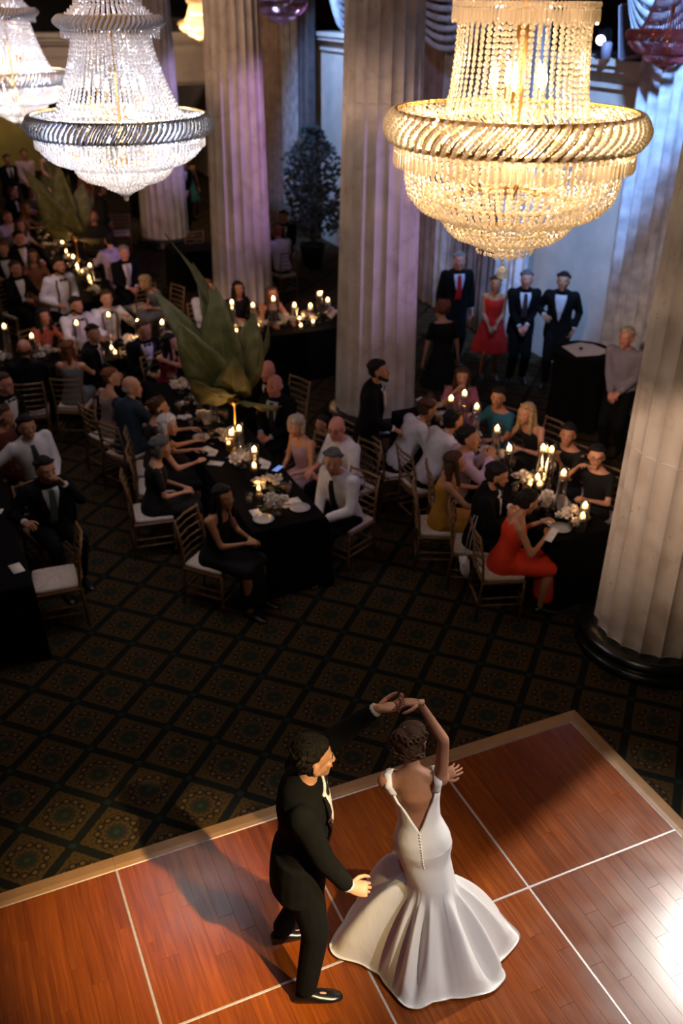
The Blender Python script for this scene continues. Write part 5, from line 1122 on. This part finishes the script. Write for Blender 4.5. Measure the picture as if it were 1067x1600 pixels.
g = G(); g.box((0, 0, .004), (.072, .15, .008), bevel=.003); ph = obj('mobile_phone', g, M_SHOE, loc=at(434, 733, TZ), rz=-.9); tag(ph, 'phone with lit blue screen on the right side of the middle table', 'phone')
m_, t_, b_ = newmat('blue_screen'); b_.inputs['Base Color'].default_value = (.1, .2, .6, 1); b_.inputs['Emission Color'].default_value = (.25, .42, 1, 1); b_.inputs['Emission Strength'].default_value = .55; g = G(); g.box((0, 0, .0085), (.064, .14, .001)); obj('screen', g, m_, ph)
g = G(); g.box((0, 0, .004), (.072, .15, .008), bevel=.003); hp = obj('mobile_phone', g, M_WHITE, loc=at(862, 836, .93), rz=.6); hp.rotation_euler = (.5, 0, -1.1); tag(hp, 'pale phone held by the woman in the orange red dress', 'phone')
g = G(); g.lathe([(0, 0), (.036, 0), (.036, .003), (.004, .008), (.004, .09), (.03, .105), (.055, .135), (.053, .135), (.028, .11), (0, .1)], 16); cg = obj('coupe_glass', g, M_GLASS, smooth=True, loc=at(432, 766, TZ)); tag(cg, 'coupe glass of creamy drink near the front right of the middle table', 'glass'); g = G(); g.lathe([(0, .104), (.03, .109), (.05, .132), (0, .132)], 14); obj('drink', g, M_PETAL, cg, True)
tc = empty('table_sign', at(876, 800, TZ), 'rounded white table sign standing among roses on the right table', 'sign'); tc.rotation_euler = (0, 0, -.5)
g = G(); g.loft([[(.055*cos(a)*1.0, y, .10+.09*sin(a)) for a in [2*pi*i/20 for i in range(20)]] for y in (-.003, .003)]); obj('board', g, M_WHITE, tc); g = G(); g.box((0, 0, .006), (.06, .04, .012)); obj('foot', g, M_GOLD, tc)
# handbag hanging from the back of the orange red dress woman's chair
hb_b = [s for s in SEATED if 'orange red' in s[2]][0]; fa = hb_b[1]; M = Matrix.Translation(hb_b[0]) @ Matrix.Rotation(fa-pi/2, 4, 'Z')
hb = empty('handbag', M @ Vector((-.19, -.30, 0)), 'small white quilted handbag hanging by its strap from a gold chair', 'handbag'); hb.rotation_euler = (0, 0, fa-pi/2)
g = G(); rows = []
for z, sx, sy in ((.30, .07, .025), (.31, .085, .035), (.37, .088, .042), (.44, .07, .036), (.455, .06, .025)): rows.append([(sx*max(-1, min(1, 1.3*cos(a))), sy*sin(a), z) for a in [2*pi*i/20 for i in range(20)]])
g.loft(rows); obj('bag_body', g, M_WHITE, hb, True); g = G(); g.box((0, -.038, .42), (.14, .016, .06), bevel=.006); obj('flap', g, M_WHITE, hb)
g = G(); g.tube([(-.055, 0, .45), (-.03, .02, .70), (0, .05, .925), (.02, .075, .925), (.04, .03, .70), (.055, 0, .45)], .005, 6); obj('strap', g, M_CERAMIC, hb, True)
# leafy arrangements on gold stands -----------------------------------------------
M_BAN = mat('banana_leaf', (.105, .100, .026), .6, var=.35, scale=9); M_RIB = mat('leaf_rib', (.20, .19, .06), .5)
def big_leaf(root, p0, p1, droop, w_, roll=0):
    p0, p1 = Vector(p0), Vector(p1); d = p1-p0; dn = d.normalized(); side = (roll-dn*roll.dot(dn)).normalized(); up = side.cross(d).normalized(); top = []; bot = []; mid = []
    for j in range(15):
        t = j/14; c = p0+d*t+Vector((0, 0, -1))*(droop*t*t)+up*(.10*sin(pi*t)*d.length); wd = w_*(sin(pi*min(1, t*1.02)**.8)**.75 if 0 < t < 1 else .01)*(t > .04); row = []
        for s in (-1, -.5, 0, .5, 1): row.append(c+side*(s*wd)+up*(abs(s)*wd*.28+.015*sin(18*t+s)*abs(s)))
        top.append(row); bot.append([q-up*.004 for q in reversed(row)]); mid.append(c)
    g = G(); g.loft([a+b for a, b in zip(top, bot)]); lf = obj('leaf_blade', g, M_BAN, root, True); g = G(); g.tube([c-up*.004 for c in mid], [.012-.0095*k/14 for k in range(15)], 6); obj('leaf_rib', g, M_RIB, lf, True)
def plant(loc, lab):
    root = empty('banana_leaf_arrangement', loc, lab, 'plant', 'tall banana leaf arrangements on gold stands')
    g = G(); g.lathe([(0, 0), (.12, 0), (.12, .012), (.02, .02), (.012, .03), (.012, .50), (.03, .52), (.08, .56), (.09, .62), (.075, .62), (0, .60)], 18); obj('gold_stand', g, M_GOLD, root, True)
    b = Vector((0, 0, .58)); I = _rot((1, 0, 0)); J = _rot((0, 1, 0)); V3 = lambda x, y, z: I*x+J*y+Vector((0, 0, z))
    for (x_, y_, z_, w_, ro, dr) in ((-.60, .05, 1.72, .075, 1.25, 0), (-.36, .12, 1.42, .14, .5, 0), (-.78, .05, 1.22, .14, .3, .05), (-.52, -.12, .95, .23, 0, .08), (-.12, -.05, 1.28, .21, -.1, .05), (.24, .05, .98, .20, .2, .05), (.40, .05, .90, .075, 1.0, 0), (.06, -.36, .66, .19, 0, .05), (.52, -.25, .22, .17, .1, .2), (-.40, -.32, .45, .19, 0, .12), (.22, .42, .85, .18, 0, .1), (-.32, .42, .95, .18, .1, .1), (-.02, .1, 1.05, .17, -.4, 0)):
        big_leaf(root, b, b+V3(x_, y_, z_), dr, w_, I*cos(ro)+J*sin(ro))
plant((2.80, 9.05, TZ), 'large banana leaf arrangement on a gold stand in the middle of the long table'); plant((2.60, 17.3, TZ), 'dark far banana leaf arrangement rising from the far candle row')

bake_all()
